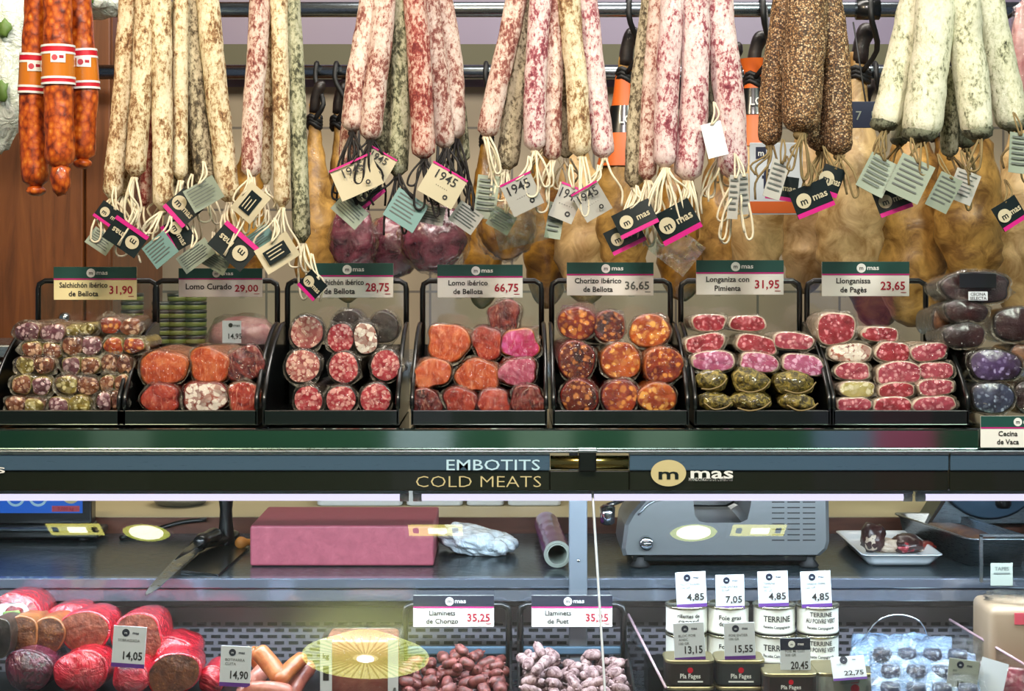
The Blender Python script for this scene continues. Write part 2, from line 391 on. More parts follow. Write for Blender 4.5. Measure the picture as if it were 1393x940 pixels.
def rrect(w, h, r, n=5):
    o = []
    for (sx, sz, a0) in ((1, 1, 0), (-1, 1, 90), (-1, -1, 180), (1, -1, 270)):
        for i in range(n+1):
            a = math.radians(a0+90*i/n); o.append((sx*(w/2-r)+r*math.cos(a), sz*(h/2-r)+r*math.sin(a)))
    return o
_tc = {}
def glyphs(s, bold):
    k = (s, bold)
    if k not in _tc:
        cu = bpy.data.curves.new('tmp', 'FONT'); cu.body = s; cu.resolution_u = 2; cu.offset = .018 if bold is True else (-.012 if bold == 'thin' else .004)
        ob = bpy.data.objects.new('tmp', cu); C.objects.link(ob)
        dg = bpy.context.evaluated_depsgraph_get(); dg.update()
        me = bpy.data.meshes.new_from_object(ob.evaluated_get(dg))
        vs = [v.co.copy() for v in me.vertices]; fs = [tuple(p.vertices) for p in me.polygons]
        bpy.data.objects.remove(ob); bpy.data.curves.remove(cu); bpy.data.meshes.remove(me)
        _tc[k] = (vs, fs)
    return _tc[k]
def text(bm, s, x, z, h, y=0, align='c', maxw=None, bold=True, mi=0, w=None):
    "flat lettering facing -y; h = cap height, z = baseline"
    vs, fs = glyphs(s, bold)
    if not vs: return
    x0 = min(v.x for v in vs); x1 = max(v.x for v in vs)
    k = h/.70; kx = k
    if w: kx = w/(x1-x0)
    elif maxw and (x1-x0)*k > maxw: kx = maxw/(x1-x0)
    W_ = (x1-x0)*kx; ox = {'c': x-W_/2, 'l': x, 'r': x-W_}[align]
    nv = [bm.verts.new((ox+(v.x-x0)*kx, y, z+v.y*k)) for v in vs]
    for f in fs:
        try: bm.faces.new([nv[i] for i in f]).material_index = mi
        except ValueError: pass
def disc(bm, x, z, r, y, seg=20, mi=0, hole=0):
    o = [bm.verts.new((x+r*math.cos(2*math.pi*k/seg), y, z+r*math.sin(2*math.pi*k/seg))) for k in range(seg)]
    if hole:
        i_ = [bm.verts.new((x+hole*math.cos(2*math.pi*k/seg), y, z+hole*math.sin(2*math.pi*k/seg))) for k in range(seg)]
        for k in range(seg): bm.faces.new((o[k], o[(k+1) % seg], i_[(k+1) % seg], i_[k])).material_index = mi
    else: bm.faces.new(o).material_index = mi
def quad(bm, x0, x1, z0, z1, y, mi=0):
    bm.faces.new([bm.verts.new(p) for p in ((x0, y, z0), (x1, y, z0), (x1, y, z1), (x0, y, z1))]).material_index = mi
ORD = ['leftmost', 'second from left', 'third from left', 'fourth from left', 'fifth from left', 'sixth from left', 'seventh from left', 'eighth from left', 'ninth from left', 'tenth from left', 'eleventh from left']
def ordn(i, n):
    return 'rightmost' if i == n-1 and n > 1 else ORD[i]

# ------------------------------------------------------------------ the setting
struct('floor', box(bm_(), -3.2, 3.2, -6.5, 1.9, -.05, 0), 'floor_tiles', 'grey tiled shop floor', 'floor')
struct('ceiling', box(bm_(), -3.2, 3.2, -6.5, 1.9, 2.95, 3.0), 'ceiling_paint', 'pale painted shop ceiling', 'ceiling')
struct('wall_back', box(bm_(), -3.2, 3.2, 1.75, 1.9, 0, 2.95), 'tiles', 'beige tiled wall with lilac paint above behind the hams', 'wall')
n = NT('reflection_patches'); tc = n.node('ShaderNodeTexCoord'); mp = n.node('ShaderNodeVectorMath', operation='MULTIPLY'); mp.inputs[1].default_value = (3.1, .01, .55); n.link(tc.outputs['Object'], mp.inputs[0])
fl_ = n.node('ShaderNodeVectorMath', operation='FLOOR'); n.link(mp.outputs[0], fl_.inputs[0])
wn = n.node('ShaderNodeTexWhiteNoise'); n.link(fl_.outputs[0], wn.inputs['Vector'])
n.set(col=n.ramp(wn.outputs['Value'], [(0, '#3c6a52'), (.22, '#8fa596'), (.38, '#c9d4e6'), (.52, '#8fa0c4'), (.64, '#d8688f'), (.74, '#4a7058'), (.86, '#b0a48c')], 'CONSTANT'), rough=.6); M['reflection_patches'] = n.m
struct('wall_front', box(bm_(), -3.2, 3.2, -6.65, -6.5, 0, 2.95), 'reflection_patches', 'unseen wall across the aisle with colour patches added for reflections', 'wall')  # out of view; patches added so the steel counter front mirrors some colour
p0 = P(-10, 88, 1.55); p1 = P(-10, 60, 1.55)
struct('trim_1', box(bm_(), -1.05, 3.2, 1.55, 1.75, p0.z, p1.z), 'valance_shade_olive', 'ledge along the wall behind the hanging rails, its olive painting the shadow there', 'trim')  # ledge whose dark olive also paints in the shadow on the wall

# wooden cupboard wall at left
wx1 = P(150, 0, 1.15).x
cb = thing('wooden_cupboard', 'tall brown wooden cupboard behind the orange chorizos at far left', 'cupboard', (-1.4, 1.15, 0))
mk('body', box(bm_(), -1.0, wx1+1.4, .02, .5, 0, 2.9), 'wood', cb, False)
edges = [-.6, P(-60, 0, 1.15).x+1.4, P(114, 0, 1.15).x+1.4, wx1+1.4]
for i in range(3):
    dpt = [0, 0, .006][i]
    d = mk('door', box(bm_(), edges[i]+.002, edges[i+1]-.002, dpt, .02, .1, 2.88, .003), 'wood', cb, False)
    if i == 1:
        kb = bm_(); kp = P(91, 432, 1.15)
        blob(kb, (kp.x+1.4, -.018, kp.z), (.013, .012, .013), 0, 1, 2); tube(kb, [Vector((kp.x+1.4, .001, kp.z)), Vector((kp.x+1.4, -.012, kp.z))], .006)
        k_ = mk('knob', kb, 'chrome', d)

# back counter behind the bins and what stands on it
ct = thing('back_counter', 'pale counter unit behind the row of meat bins', 'counter', (0, .78, 0))
mk('body', box(bm_(), -1.7, 1.9, .02, .34, 0, 1.27), 'cream_ledge', ct, False)
mk('worktop', box(bm_(), -1.72, 1.92, 0, .355, 1.27, 1.30, .004), 'steel', ct, False)

# rails on the wall for the hams
def rail(py, Y, label, r=.013, x0=-1.1, x1=1.5):
    z = P(0, py, Y).z
    t = thing('hanging_rail', label, 'rail', (0, Y, z))
    b = bm_(); tube(b, [Vector((x0, 0, 0)), Vector((x1, 0, 0))], r, 16); mk('tube', b, 'rail_metal', t)
    for x in (-.95, .02, .62, 1.32):
        b = bm_(); tube(b, [Vector((x-.02, 0, 0)), Vector((x+.02, 0, 0))], r*1.35, 14)
        mk('coupling', b, 'black_plastic', t)
    b = bm_()
    for x in (-.9, .3, 1.4): tube(b, [Vector((x, 0, 0)), Vector((x, 0, 2.95-z))], r*.7, 10)
    mk('hanger', b, 'rail_metal', t)
rail(13, .62, 'upper steel rail across the top behind the hanging sausages', .0135)
rail(98, 1.04, 'lower steel rail along the wall behind the hams', .0145, -1.0, 1.9)
zr = 1.945
t = thing('sausage_rail', 'front steel rail above the hanging sausage bunches', 'rail', (0, .07, zr))
b = bm_(); tube(b, [Vector((-1.2, 0, 0)), Vector((1.3, 0, 0))], .014, 16); mk('tube', b, 'rail_metal', t)
b = bm_()
for x in (-1.1, 0.05, 1.2): tube(b, [Vector((x, 0, 0)), Vector((x, 0, 2.95-zr))], .01, 10)
mk('hanger', b, 'rail_metal', t)

# ------------------------------------------------------------------ hanging sausages
def sausage(px_pts, w, Y, mat, label, group, tie, knot, cord_kind='loop', nub=0, cat='sausage', band=None, seed=0, round_end=.9, ncord=2, cl=55, tip=False):
    rr = random.Random(seed)
    end = P(px_pts[-1][0], px_pts[-1][1], Y)
    top = P(px_pts[0][0], px_pts[0][1], Y)
    k = P(knot[0], knot[1], .07)
    root = thing('dry_sausage' if cat == 'sausage' else cat, label, cat, tuple(top), group)
    r = w*S(Y)/2
    path = [P(x, y, Y)-top for x, y in px_pts]
    pts = cr(path, 30)
    L = sum((a-b_).length for a, b_ in zip(pts, pts[1:]))
    rad = []; acc = 0
    for i, p in enumerate(pts):
        if i: acc += (p-pts[i-1]).length
        d = min(acc, L-acc); e = r*round_end
        q = 1.0 if d > e else math.sqrt(max(.06, 1-(1-d/e)**2))
        rad.append(r*q*(1+.05*noise.noise(p*18+Vector((seed, 0, 0)))))
    # finer rings at the ends
    b = bm_(); tube(b, pts, rad, 16, True, 0, .09, seed)
    mk('casing', b, mat, root)
    # neck tied up to the knot on the hook
    b = bm_()
    kk = k-top
    tube(b, cr([path[0]+Vector((0, 0, -.004)), path[0].lerp(kk, .5)+Vector((rr.uniform(-.004, .004), 0, 0)), kk], 6), .0022, 6)
    mk('string', b, tie, root)
    # cords at the lower end
    e = end-top
    b = bm_()
    blob(b, e+Vector((0, 0, -.001)), (r*.38, r*.38, r*.3), .1, 2, 2, seed)
    if cord_kind != 'none':
        for i in range(ncord):
            l = S(Y)*rr.uniform(.5, 1.35)*cl; sx = rr.uniform(-.022, .022); w2 = rr.uniform(.003, .010)
            q0 = e+Vector((rr.uniform(-.003, .003), -r*.3, 0))
            y1 = rr.uniform(-.034, -.004)
            if rr.random() < .55:
                tube(b, cr([q0, q0+Vector((sx*.6-w2, y1, -l*.5)), q0+Vector((sx-w2, y1, -l*.9)), q0+Vector((sx, y1, -l)), q0+Vector((sx+w2, y1, -l*.88)), q0+Vector((sx*.7+w2*.7, y1, -l*.4)), q0+Vector((.003, -.002, 0))], 18), .0016, 6)
            else:
                tube(b, cr([q0, q0+Vector((sx*.4, y1-.004, -l*.35)), q0+Vector((sx*1.4+rr.uniform(-.006, .006), y1, -l*.7)), q0+Vector((sx*1.3, y1, -l*1.05))], 10), .0016, 6)
    mk('cord', b, tie, root)
    if tip:
        b = bm_(); blob(b, e+Vector((0, 0, r*.42)), (r*.93, r*.93, r*.55), .12, 3, 3, seed); mk('dark_tip', b, 'mould_grey', root)
    if nub:
        b = bm_(); blob(b, e+Vector((.001, -.002, -nub*.30)), (r*.70, r*.68, nub*.62), .15, 3, 3, seed); mk('tail_knot', b, mat, root)
    if band:
        ya, yb = band; n = []
        za = P(0, ya, Y).z-top.z; zb = P(0, yb, Y).z-top.z
        def at_z(z):
            for a, c in zip(pts, pts[1:]):
                if a.z >= z >= c.z: return a.lerp(c, (a.z-z)/(a.z-c.z+1e-9))
            return pts[0]
        # red and white paper sleeve made of three bands
        for nm, f0, f1, m_, ex in (('paper_band', 0, .24, 'red_print', .0012), ('paper_band', .24, .80, 'orange_film', .0010), ('paper_band', .80, 1, 'red_print', .0012)):
            b = bm_(); zz = [za+(zb-za)*(f0+(f1-f0)*i/3) for i in range(4)]
            tube(b, [at_z(z) for z in zz], r*1.07+ex, 20, False); pb = mk(nm, b, m_, root)
            if m_ == 'red_print':
                b = bm_(); edge = [at_z(zz[0]), at_z(zz[0]-.003)]
                tube(b, edge, r*1.07+ex+.0004, 20, False); edge = [at_z(zz[3]+.003), at_z(zz[3])]
                tube(b, edge, r*1.07+ex+.0004, 20, False); mk('white_edge', b, 'print_white', pb)
        c_ = at_z(za+(zb-za)*.34); R_ = r*1.07+.0018
        def wrap_(b, R, nm, mt, par):
            for v in b.verts:
                a = max(-1.4, min(1.4, v.co.x/R)); v.co = Vector((c_.x+R*math.sin(a), c_.y-R*math.cos(a), c_.z+v.co.z))
            return mk(nm, b, mt, par)
        b = bm_()
        for q in range(8): quad(b, -.004+.0025*q, -.0015+.0025*q, -.0065, .0065, 0)
        pl_ = wrap_(b, R_, 'white_panel', 'print_white', root)
        b = bm_(); disc(b, .0015, 0, .004, 0, 14); wrap_(b, R_+.0004, 'emblem', 'pink_print', pl_)
        b = bm_(); quad(b, .0075, .0135, -.001, .003, 0); wrap_(b, R_+.0004, 'small_print', 'crimson_ink', pl_)
    return root

def hook(x, Y, zt, label):
    t = thing('meat_hook', label, 'hook', (x, .07, zr))
    b = bm_(); zz = zt-zr
    tube(b, cr([Vector((-.004, .02, .006)), Vector((0, .0, .018)), Vector((0, -.018, .004)), Vector((0, -.012, zz*.5)), Vector((0, 0, zz-.006)), Vector((0, .012, zz)), Vector((0, .014, zz+.012))], 24), .0028, 8)
    mk('wire', b, 'chrome', t)

BUN = {
 'A': dict(knot=(78, -75), Y=.02, tie='twine_brown', cord='none', desc='orange chorizo with red paper band', where='of three at far left', cat='chorizo', group='orange chorizos hanging at far left',
   s=[(((53, -30), (49, 60), (45, 160), (49, 256)), 37, .03, 'chorizo_skin'), (((78, -34), (79, 60), (80, 140), (82, 231)), 40, -.01, 'chorizo_skin'), (((104, -30), (111, 60), (116, 130), (112, 219)), 35, .03, 'chorizo_skin')]),
 'B': dict(knot=(228, -80), Y=.04, tie='twine_cream', cord='loop', desc='thin dusty dry sausage', where='in the tall cream bunch', group='dry sausages of the tall cream bunch',
   s=[(((178, -30), (172, 60), (164, 160), (152, 272)), 25, .04, 'fuet_cream'), (((190, -30), (182, 80), (174, 160), (168, 268)), 21, .06, 'fuet_cream'), (((199, -30), (196, 60), (192, 130), (183, 242)), 26, .02, 'fuet_cream'),
      (((209, 0), (204, 100), (200, 200), (194, 282)), 18, .085, 'fuet_red'), (((219, -30), (220, 60), (221, 160), (222, 288)), 25, .02, 'fuet_cream'), (((238, 0), (237, 120), (236, 180), (235, 255)), 18, .085, 'fuet_grey'),
      (((246, -30), (245, 60), (245, 140), (245, 246)), 19, .035, 'fuet_cream'), (((262, -30), (263, 60), (269, 150), (281, 256)), 27, .055, 'fuet_grey'), (((258, 60), (258, 130), (259, 190), (262, 268)), 20, .1, 'fuet_grey'),
      (((280, -30), (288, 60), (300, 170), (312, 276)), 28, .04, 'fuet_cream')]),
 'C': dict(knot=(372, -75), Y=.03, tie='twine_cream', cord='loop', desc='dry sausage', where='in the narrow bunch left of the 28,75 sign', group='dry sausages of the narrow bunch',
   s=[(((354, -30), (351, 60), (344, 150), (342, 242)), 27, .03, 'fuet_pink'), (((367, -30), (366, 80), (364, 150), (361, 252)), 15, .07, 'fuet_cream'), (((379, -30), (381, 80), (383, 160), (384, 283)), 22, .03, 'fuet_cream'), (((394, -30), (402, 90), (406, 200), (411, 332)), 23, .045, 'fuet_green')]),
 'D': dict(knot=(550, -75), Y=.03, tie='cord_black', cord='loop', desc='speckled dry sausage', where='in the bunch tied with black cords', group='dry sausages tied with black cords',
   s=[(((509, -28), (497, 50), (485, 110), (479, 180)), 30, .025, 'fuet_pink'), (((487, 100), (480, 150), (475, 180), (472, 226)), 23, .07, 'fuet_pink'), (((525, -28), (519, 50), (511, 110), (503, 192)), 30, .015, 'fuet_pink'),
      (((533, 20), (528, 80), (523, 140), (519, 212)), 24, .085, 'fuet_green'), (((546, -28), (546, 60), (545, 140), (540, 241)), 27, .035, 'fuet_green'), (((562, -28), (569, 60), (573, 130), (577, 217)), 31, .012, 'fuet_red'),
      (((582, -24), (591, 60), (598, 120), (606, 203)), 27, .05, 'fuet_pink'), (((596, -28), (610, 50), (617, 110), (619, 190)), 28, .075, 'fuet_pink'), (((608, 60), (618, 120), (624, 160), (629, 222)), 22, .11, 'fuet_green')]),
 'E': dict(knot=(750, -75), Y=.03, tie='twine_cream', cord='loop', desc='rosy dry sausage', where='in the bunch over the 66,75 sign', group='dry sausages over the 66,75 sign',
   s=[(((708, -28), (692, 50), (676, 120), (661, 187)), 28, .03, 'fuet_pink'), (((718, -28), (710, 60), (700, 140), (689, 232)), 29, .05, 'fuet_grey'), (((738, -28), (732, 50), (728, 120), (727, 206)), 29, .015, 'fuet_rose'),
      (((744, 40), (744, 100), (744, 150), (743, 200)), 20, .09, 'fuet_green'), (((756, -20), (754, 60), (752, 140), (751, 219)), 25, .03, 'fuet_pink'), (((769, 20), (768, 90), (769, 150), (770, 216)), 20, .09, 'fuet_grey'),
      (((771, -28), (778, 50), (785, 120), (790, 214)), 29, .015, 'fuet_cream'), (((795, -28), (803, 50), (812, 130), (822, 216)), 29, .03, 'fuet_rose')]),
 'F': dict(knot=(935, -75), Y=.03, tie='twine_cream', cord='loop', desc='pink speckled dry sausage', where='in the bunch beside the peppered one', group='pink dry sausages left of the peppered bunch',
   s=[(((888, -20), (875, 80), (866, 160), (862, 256)), 25, .055, 'fuet_grey'), (((897, -28), (890, 70), (884, 150), (880, 246)), 24, .035, 'fuet_pink'), (((917, -28), (911, 60), (907, 140), (904, 229)), 31, .012, 'fuet_rose'),
      (((945, -28), (946, 60), (944, 140), (935, 247)), 38, .02, 'fuet_rose'), (((962, -20), (966, 70), (972, 140), (977, 215)), 26, .06, 'mould_grey'), (((972, -28), (983, 60), (993, 150), (998, 244)), 40, .035, 'fuet_rose')]),
 'G': dict(knot=(1102, -75), Y=.03, tie='twine_brown', cord='loop', desc='peppercorn-coated brown sausage', where='of the peppered bunch', group='peppered sausages',
   s=[(((1072, -26), (1058, 60), (1050, 120), (1047, 199)), 31, .04, 'pepper_coat'), (((1098, -30), (1096, 40), (1092, 110), (1089, 182)), 54, 0, 'pepper_coat'), (((1113, 30), (1116, 90), (1117, 140), (1116, 207)), 36, .055, 'pepper_coat'), (((1122, -26), (1134, 60), (1139, 130), (1141, 212)), 38, .03, 'pepper_coat')]),
 'H': dict(knot=(1292, -75), Y=.03, tie='twine_brown', cord='loop', desc='thick white mouldy sausage', where='in the white bunch at far right', group='thick white sausages at far right',
   s=[(((1250, -20), (1233, 50), (1218, 110), (1203, 177)), 42, .035, 'mould_white'), (((1242, 60), (1234, 110), (1228, 150), (1223, 196)), 26, .08, 'mould_white'), (((1275, -28), (1269, 40), (1262, 110), (1251, 192)), 54, .005, 'mould_white'), (((1290, 90), (1290, 130), (1291, 170), (1292, 214)), 25, .07, 'fuet_green'),
      (((1309, -28), (1314, 50), (1322, 110), (1330, 188)), 46, .01, 'mould_white'), (((1308, 100), (1310, 140), (1312, 170), (1314, 202)), 32, .09, 'mould_grey'), (((1338, -28), (1352, 50), (1366, 110), (1379, 177)), 44, .045, 'mould_white')]),
}
sd = 0
for key, B in BUN.items():
    xs = sorted(range(len(B['s'])), key=lambda i: B['s'][i][0][-1][0])
    n_ = len(xs)
    for i, (pts, w, Y, mat) in enumerate(B['s']):
        sd += 1; o = xs.index(i)
        extra = {'mould_grey': 'dark grey ', 'fuet_grey': 'greyish ', 'fuet_green': 'grey-green ', 'fuet_red': 'reddish '}.get(mat, '')
        lab = f"{extra}{B['desc']}, {ordn(o, n_)} {B['where']}"
        if key == 'A': lab = f"{B['desc']}, {['left', 'middle', 'right'][o]} one {B['where']}"
        w *= {'B': 1.12, 'C': 1.06, 'A': 1, 'H': 1}.get(key, 1.04)
        sausage(pts, w, Y, mat, lab, B['group'], B['tie'], B['knot'], B['cord'], nub=(.038 if (key == 'A' and i == 1) else .012 if key == 'A' else 0), cat=B.get('cat', 'sausage'),
                band=({0: (74, 128), 1: (62, 116), 2: (68, 122)}[i] if key == 'A' else None), seed=sd, ncord={'B': 4, 'C': 5, 'D': 5, 'E': 3, 'F': 8, 'G': 4, 'H': 2}.get(key, 0),
                tip=(mat == 'mould_white'), cl={'B': 50, 'C': 60, 'D': 60, 'E': 62, 'F': 66, 'G': 60, 'H': 55}.get(key, 50))
    kp = P(B['knot'][0], B['knot'][1], .07)
    hook(kp.x, .07, kp.z, 'steel hook carrying the ' + {'A': 'three orange chorizos', 'B': 'tall cream sausage bunch', 'C': 'narrow sausage bunch', 'D': 'sausage bunch with black cords', 'E': 'sausage bunch over the 66,75 sign', 'F': 'pink sausage bunch', 'G': 'peppered sausages', 'H': 'thick white sausages'}[key])

# ------------------------------------------------------------------ paper tags on the sausages
def tag_card(kind, cx, cy, w, h, rot, Y, label, cord='twine_cream', group=None, tilt=0):
    s = S(Y); W_, H_ = w*s, h*s
    rr = random.Random(int(cx*7+cy))
    c = P(cx, cy, Y)
    root = thing('product_tag', label, 'tag', tuple(c), group, (math.radians(rr.uniform(-9, 9)), math.radians(rot), math.radians(tilt if tilt else rr.uniform(-12, 12))))
    base = {'dark': 'tag_dark', '1945': 'tag_cream', '1945g': 'tag_grey', 'back': 'tag_back', 'teal': 'tag_teal', 'label': 'tag_cream', 'clear': 'sleeve', 'white': 'paper_white', 'grey': 'tag_grey'}[kind]
    b = bm_(); box(b, -W_/2, W_/2, -.0004, .0004, -H_/2, H_/2)
    # a gentle curl
    bmesh.ops.subdivide_edges(b, edges=[e for e in b.edges if abs(e.verts[0].co.x-e.verts[1].co.x) > W_*.5], cuts=6)
    curl = rr.uniform(-.0022, .0022)
    for v in b.verts: v.co.y += curl*(1-(v.co.x/(W_/2))**2)
    mk('card', b, base, root, False)
    f = -.0010-abs(curl)
    if kind == 'dark':
        b = bm_(); quad(b, -W_/2, W_/2, -H_/2, -H_/2+.16*H_, f+.0002); mk('magenta_edge', b, 'magenta_print', root, False)
        b = bm_(); disc(b, -W_*.22, .03*H_, H_*.26, f); text(b, 'mas', W_*.22, -.09*H_, H_*.24, f, maxw=W_*.42); mk('logo', b, 'tag_cream', root, False)
        b = bm_(); text(b, 'm', -W_*.22, -.10*H_, H_*.24, f-.0003); mk('lettering', b, 'tag_dark', root, False)
    elif kind in ('1945', '1945g'):
        b = bm_(); text(b, '1945', 0, .10*H_, H_*.27, f, maxw=W_*.8, bold=False); text(b, '. . . . . .', 0, -.08*H_, H_*.1, f, maxw=W_*.6)
        disc(b, W_*.2, -.28*H_, H_*.075, f, 14, 0, H_*.035); mk('lettering', b, 'ink', root, False)
        b = bm_(); quad(b, -W_/2, W_/2, H_/2-.06*H_, H_/2, f+.0002); mk('magenta_edge', b, 'magenta_print', root, False)
    elif kind in ('back', 'teal', 'grey'):
        b = bm_()
        for i in range(6): quad(b, -W_*.4, W_*rr.uniform(.2, .42), H_*(.36-.13*i), H_*(.40-.13*i), f)
        mk('small_print', b, 'ink_grey', root, False)
    elif kind == 'label':
        b = bm_(); quad(b, -W_*.33, W_*.33, -H_*.26, H_*.26, f); mk('label_print', b, 'tag_dark', root, False)
        b = bm_()
        for i in range(3): quad(b, -W_*.24, W_*rr.uniform(.1, .24), H_*(.14-.13*i), H_*(.18-.13*i), f-.0003)
        mk('small_print', b, 'tag_cream', root, False)
    b = bm_(); a = root.rotation_euler.to_matrix().inverted()
    dx = rr.uniform(-.008, .008)
    tube(b, cr([Vector((0, -.001, H_*.42)), a @ Vector((dx, .004, H_*.5+.012)), a @ Vector((dx*1.6, .012, H_*.5+.028))], 8), .0014, 6)
    tube(b, cr([Vector((.002, -.0015, H_*.42)), a @ Vector((dx+.006, .002, H_*.5+.010)), a @ Vector((dx*1.6+.002, .012, H_*.5+.027))], 8), .0014, 6)
    mk('cord', b, cord, root)
    return root
cr_ = 'twine_cream'; ck = 'cord_black'; br_ = 'twine_brown'
for a in [
 ('dark', 150, 294, 40, 26, 35, .005, 'dark tag with pale logo, upper left under the tall cream bunch', cr_),
 ('dark', 171, 322, 52, 36, 215, -.02, 'dark tag hanging upside down under the left of the tall cream bunch', cr_),
 ('back', 137, 328, 34, 26, 35, .01, 'small grey-green tag at far left under the tall cream bunch', cr_),
 ('teal', 218, 340, 40, 36, -38, -.022, 'pale teal tag under the middle of the tall cream bunch', cr_),
 ('dark', 249, 283, 40, 38, 48, .01, 'dark square tag with round logo in the middle of the tall cream bunch', cr_),
 ('back', 277, 264, 46, 34, -30, -.004, 'grey-green tag tied high on the right of the tall cream bunch', cr_),
 ('dark', 243, 318, 40, 34, 60, .015, 'dark tag half hidden behind the pale teal tag', cr_),
 ('back', 266, 348, 50, 26, -35, .012, 'grey tag low between the dark tags above the 29,00 sign', cr_),
 ('dark', 318, 335, 60, 42, 220, -.012, 'dark tag with upside-down logo above the 29,00 sign', cr_),
 ('back', 292, 355, 40, 24, 30, .02, 'grey tag lowest behind the dark tag above the 29,00 sign', cr_),
 ('label', 341, 276, 46, 36, -50, -.015, 'cream tag with black label at left of the narrow bunch', cr_),
 ('label', 377, 344, 52, 38, -32, -.024, 'cream tag with black label above the left end of the 28,75 sign', cr_),
 ('dark', 425, 388, 32, 30, 45, .0, 'dark tag covering the left end of the 28,75 sign', cr_),
 ('teal', 352, 325, 40, 24, -35, .012, 'dull teal tag behind the cream tags of the narrow bunch', cr_),
 ('1945', 485, 241, 62, 46, -24, -.022, 'large cream 1945 tag at left under the black corded bunch', ck),
 ('1945', 512, 222, 46, 36, 30, .012, 'cream tag with magenta edge behind the large 1945 tag', ck),
 ('back', 476, 287, 44, 30, 42, .004, 'pale tag low at left under the black corded bunch', ck),
 ('teal', 552, 286, 48, 44, 32, -.018, 'grey-teal tag in the middle under the black corded bunch', ck),
 ('1945', 602, 252, 54, 46, 30, -.024, 'cream 1945 tag with magenta top edge at right of the black corded bunch', ck),
 ('grey', 588, 292, 34, 26, 12, .006, 'small grey tag under the right 1945 tag', ck),
 ('grey', 634, 296, 38, 32, 35, .006, 'grey tag between the black corded bunch and the rosy bunch', ck),
 ('dark', 500, 262, 40, 30, -40, .014, 'dark tag tucked behind the large cream 1945 tag', ck),
 ('back', 662, 268, 30, 60, 6, .014, 'narrow grey tag at left under the rosy bunch', cr_),
 ('1945g', 710, 264, 46, 48, -26, -.02, 'pale 1945 tag in the middle under the rosy bunch', cr_),
 ('clear', 706, 304, 70, 60, -14, .0, 'clear plastic sleeve hanging behind the pale 1945 tag', cr_),
 ('1945g', 771, 276, 34, 50, 22, .004, 'grey 1945 tag under the right of the rosy bunch, left of two', cr_),
 ('1945g', 805, 274, 40, 44, -30, -.012, 'grey 1945 tag under the right of the rosy bunch, right of two', cr_),
 ('back', 755, 300, 22, 50, 10, .012, 'narrow grey tag behind the two grey 1945 tags', cr_),
 ('back', 682, 300, 34, 28, 30, .01, 'small green-grey tag left of the clear sleeve', cr_),
 ('dark', 864, 298, 56, 36, -26, -.018, 'dark tag with magenta edge at left under the pink bunch', cr_),
 ('dark', 850, 322, 50, 34, -26, .002, 'dark tag lowest at left behind another under the pink bunch', cr_),
 ('dark', 920, 302, 58, 44, -28, -.024, 'dark tag with magenta edge in the middle under the pink bunch', cr_),
 ('clear', 920, 338, 62, 50, 38, -.004, 'clear plastic sleeve lowest under the pink bunch', cr_),
 ('white', 972, 190, 28, 48, -14, -.012, 'small white blank tag on the right of the pink bunch', cr_),
 ('grey', 998, 268, 14, 60, 4, -.008, 'narrow grey tag at right under the pink bunch, left of two', cr_),
 ('grey', 1012, 264, 14, 56, -4, -.002, 'narrow grey tag at right under the pink bunch, right of two', cr_),
 ('grey', 1056, 244, 24, 54, 18, -.02, 'folded grey-white tag under the left of the peppered bunch', br_),
 ('dark', 1104, 270, 54, 40, -22, -.004, 'dark tag with magenta edge in the middle under the peppered bunch', br_),
 ('dark', 1064, 256, 44, 34, 8, .012, 'dark tag behind the folded grey tag of the peppered bunch', br_),
 ('dark', 1130, 246, 30, 40, 20, .004, 'dark tag at right under the peppered bunch', br_),
 ('back', 1193, 238, 40, 52, 28, -.012, 'grey printed tag leftmost under the thick white sausages', br_),
 ('back', 1238, 243, 48, 56, 26, -.024, 'pale green printed tag in front under the thick white sausages', br_),
 ('back', 1284, 262, 32, 50, 26, -.016, 'grey-green printed tag, third from left under the thick white sausages', br_),
 ('grey', 1311, 254, 34, 44, 22, .004, 'dull grey tag, rightmost of four under the thick white sausages', br_),
 ('dark', 1214, 272, 46, 36, -20, .008, 'dark tag with magenta edge behind the pale green printed tags', br_),
 ('dark', 1373, 290, 38, 36, -32, -.012, 'dark square tag with round logo at the right edge of the photo', br_),
 ('back', 1386, 208, 28, 56, 6, -.02, 'pale green printed tag touching the right edge of the photo', br_),
]: tag_card(*a)

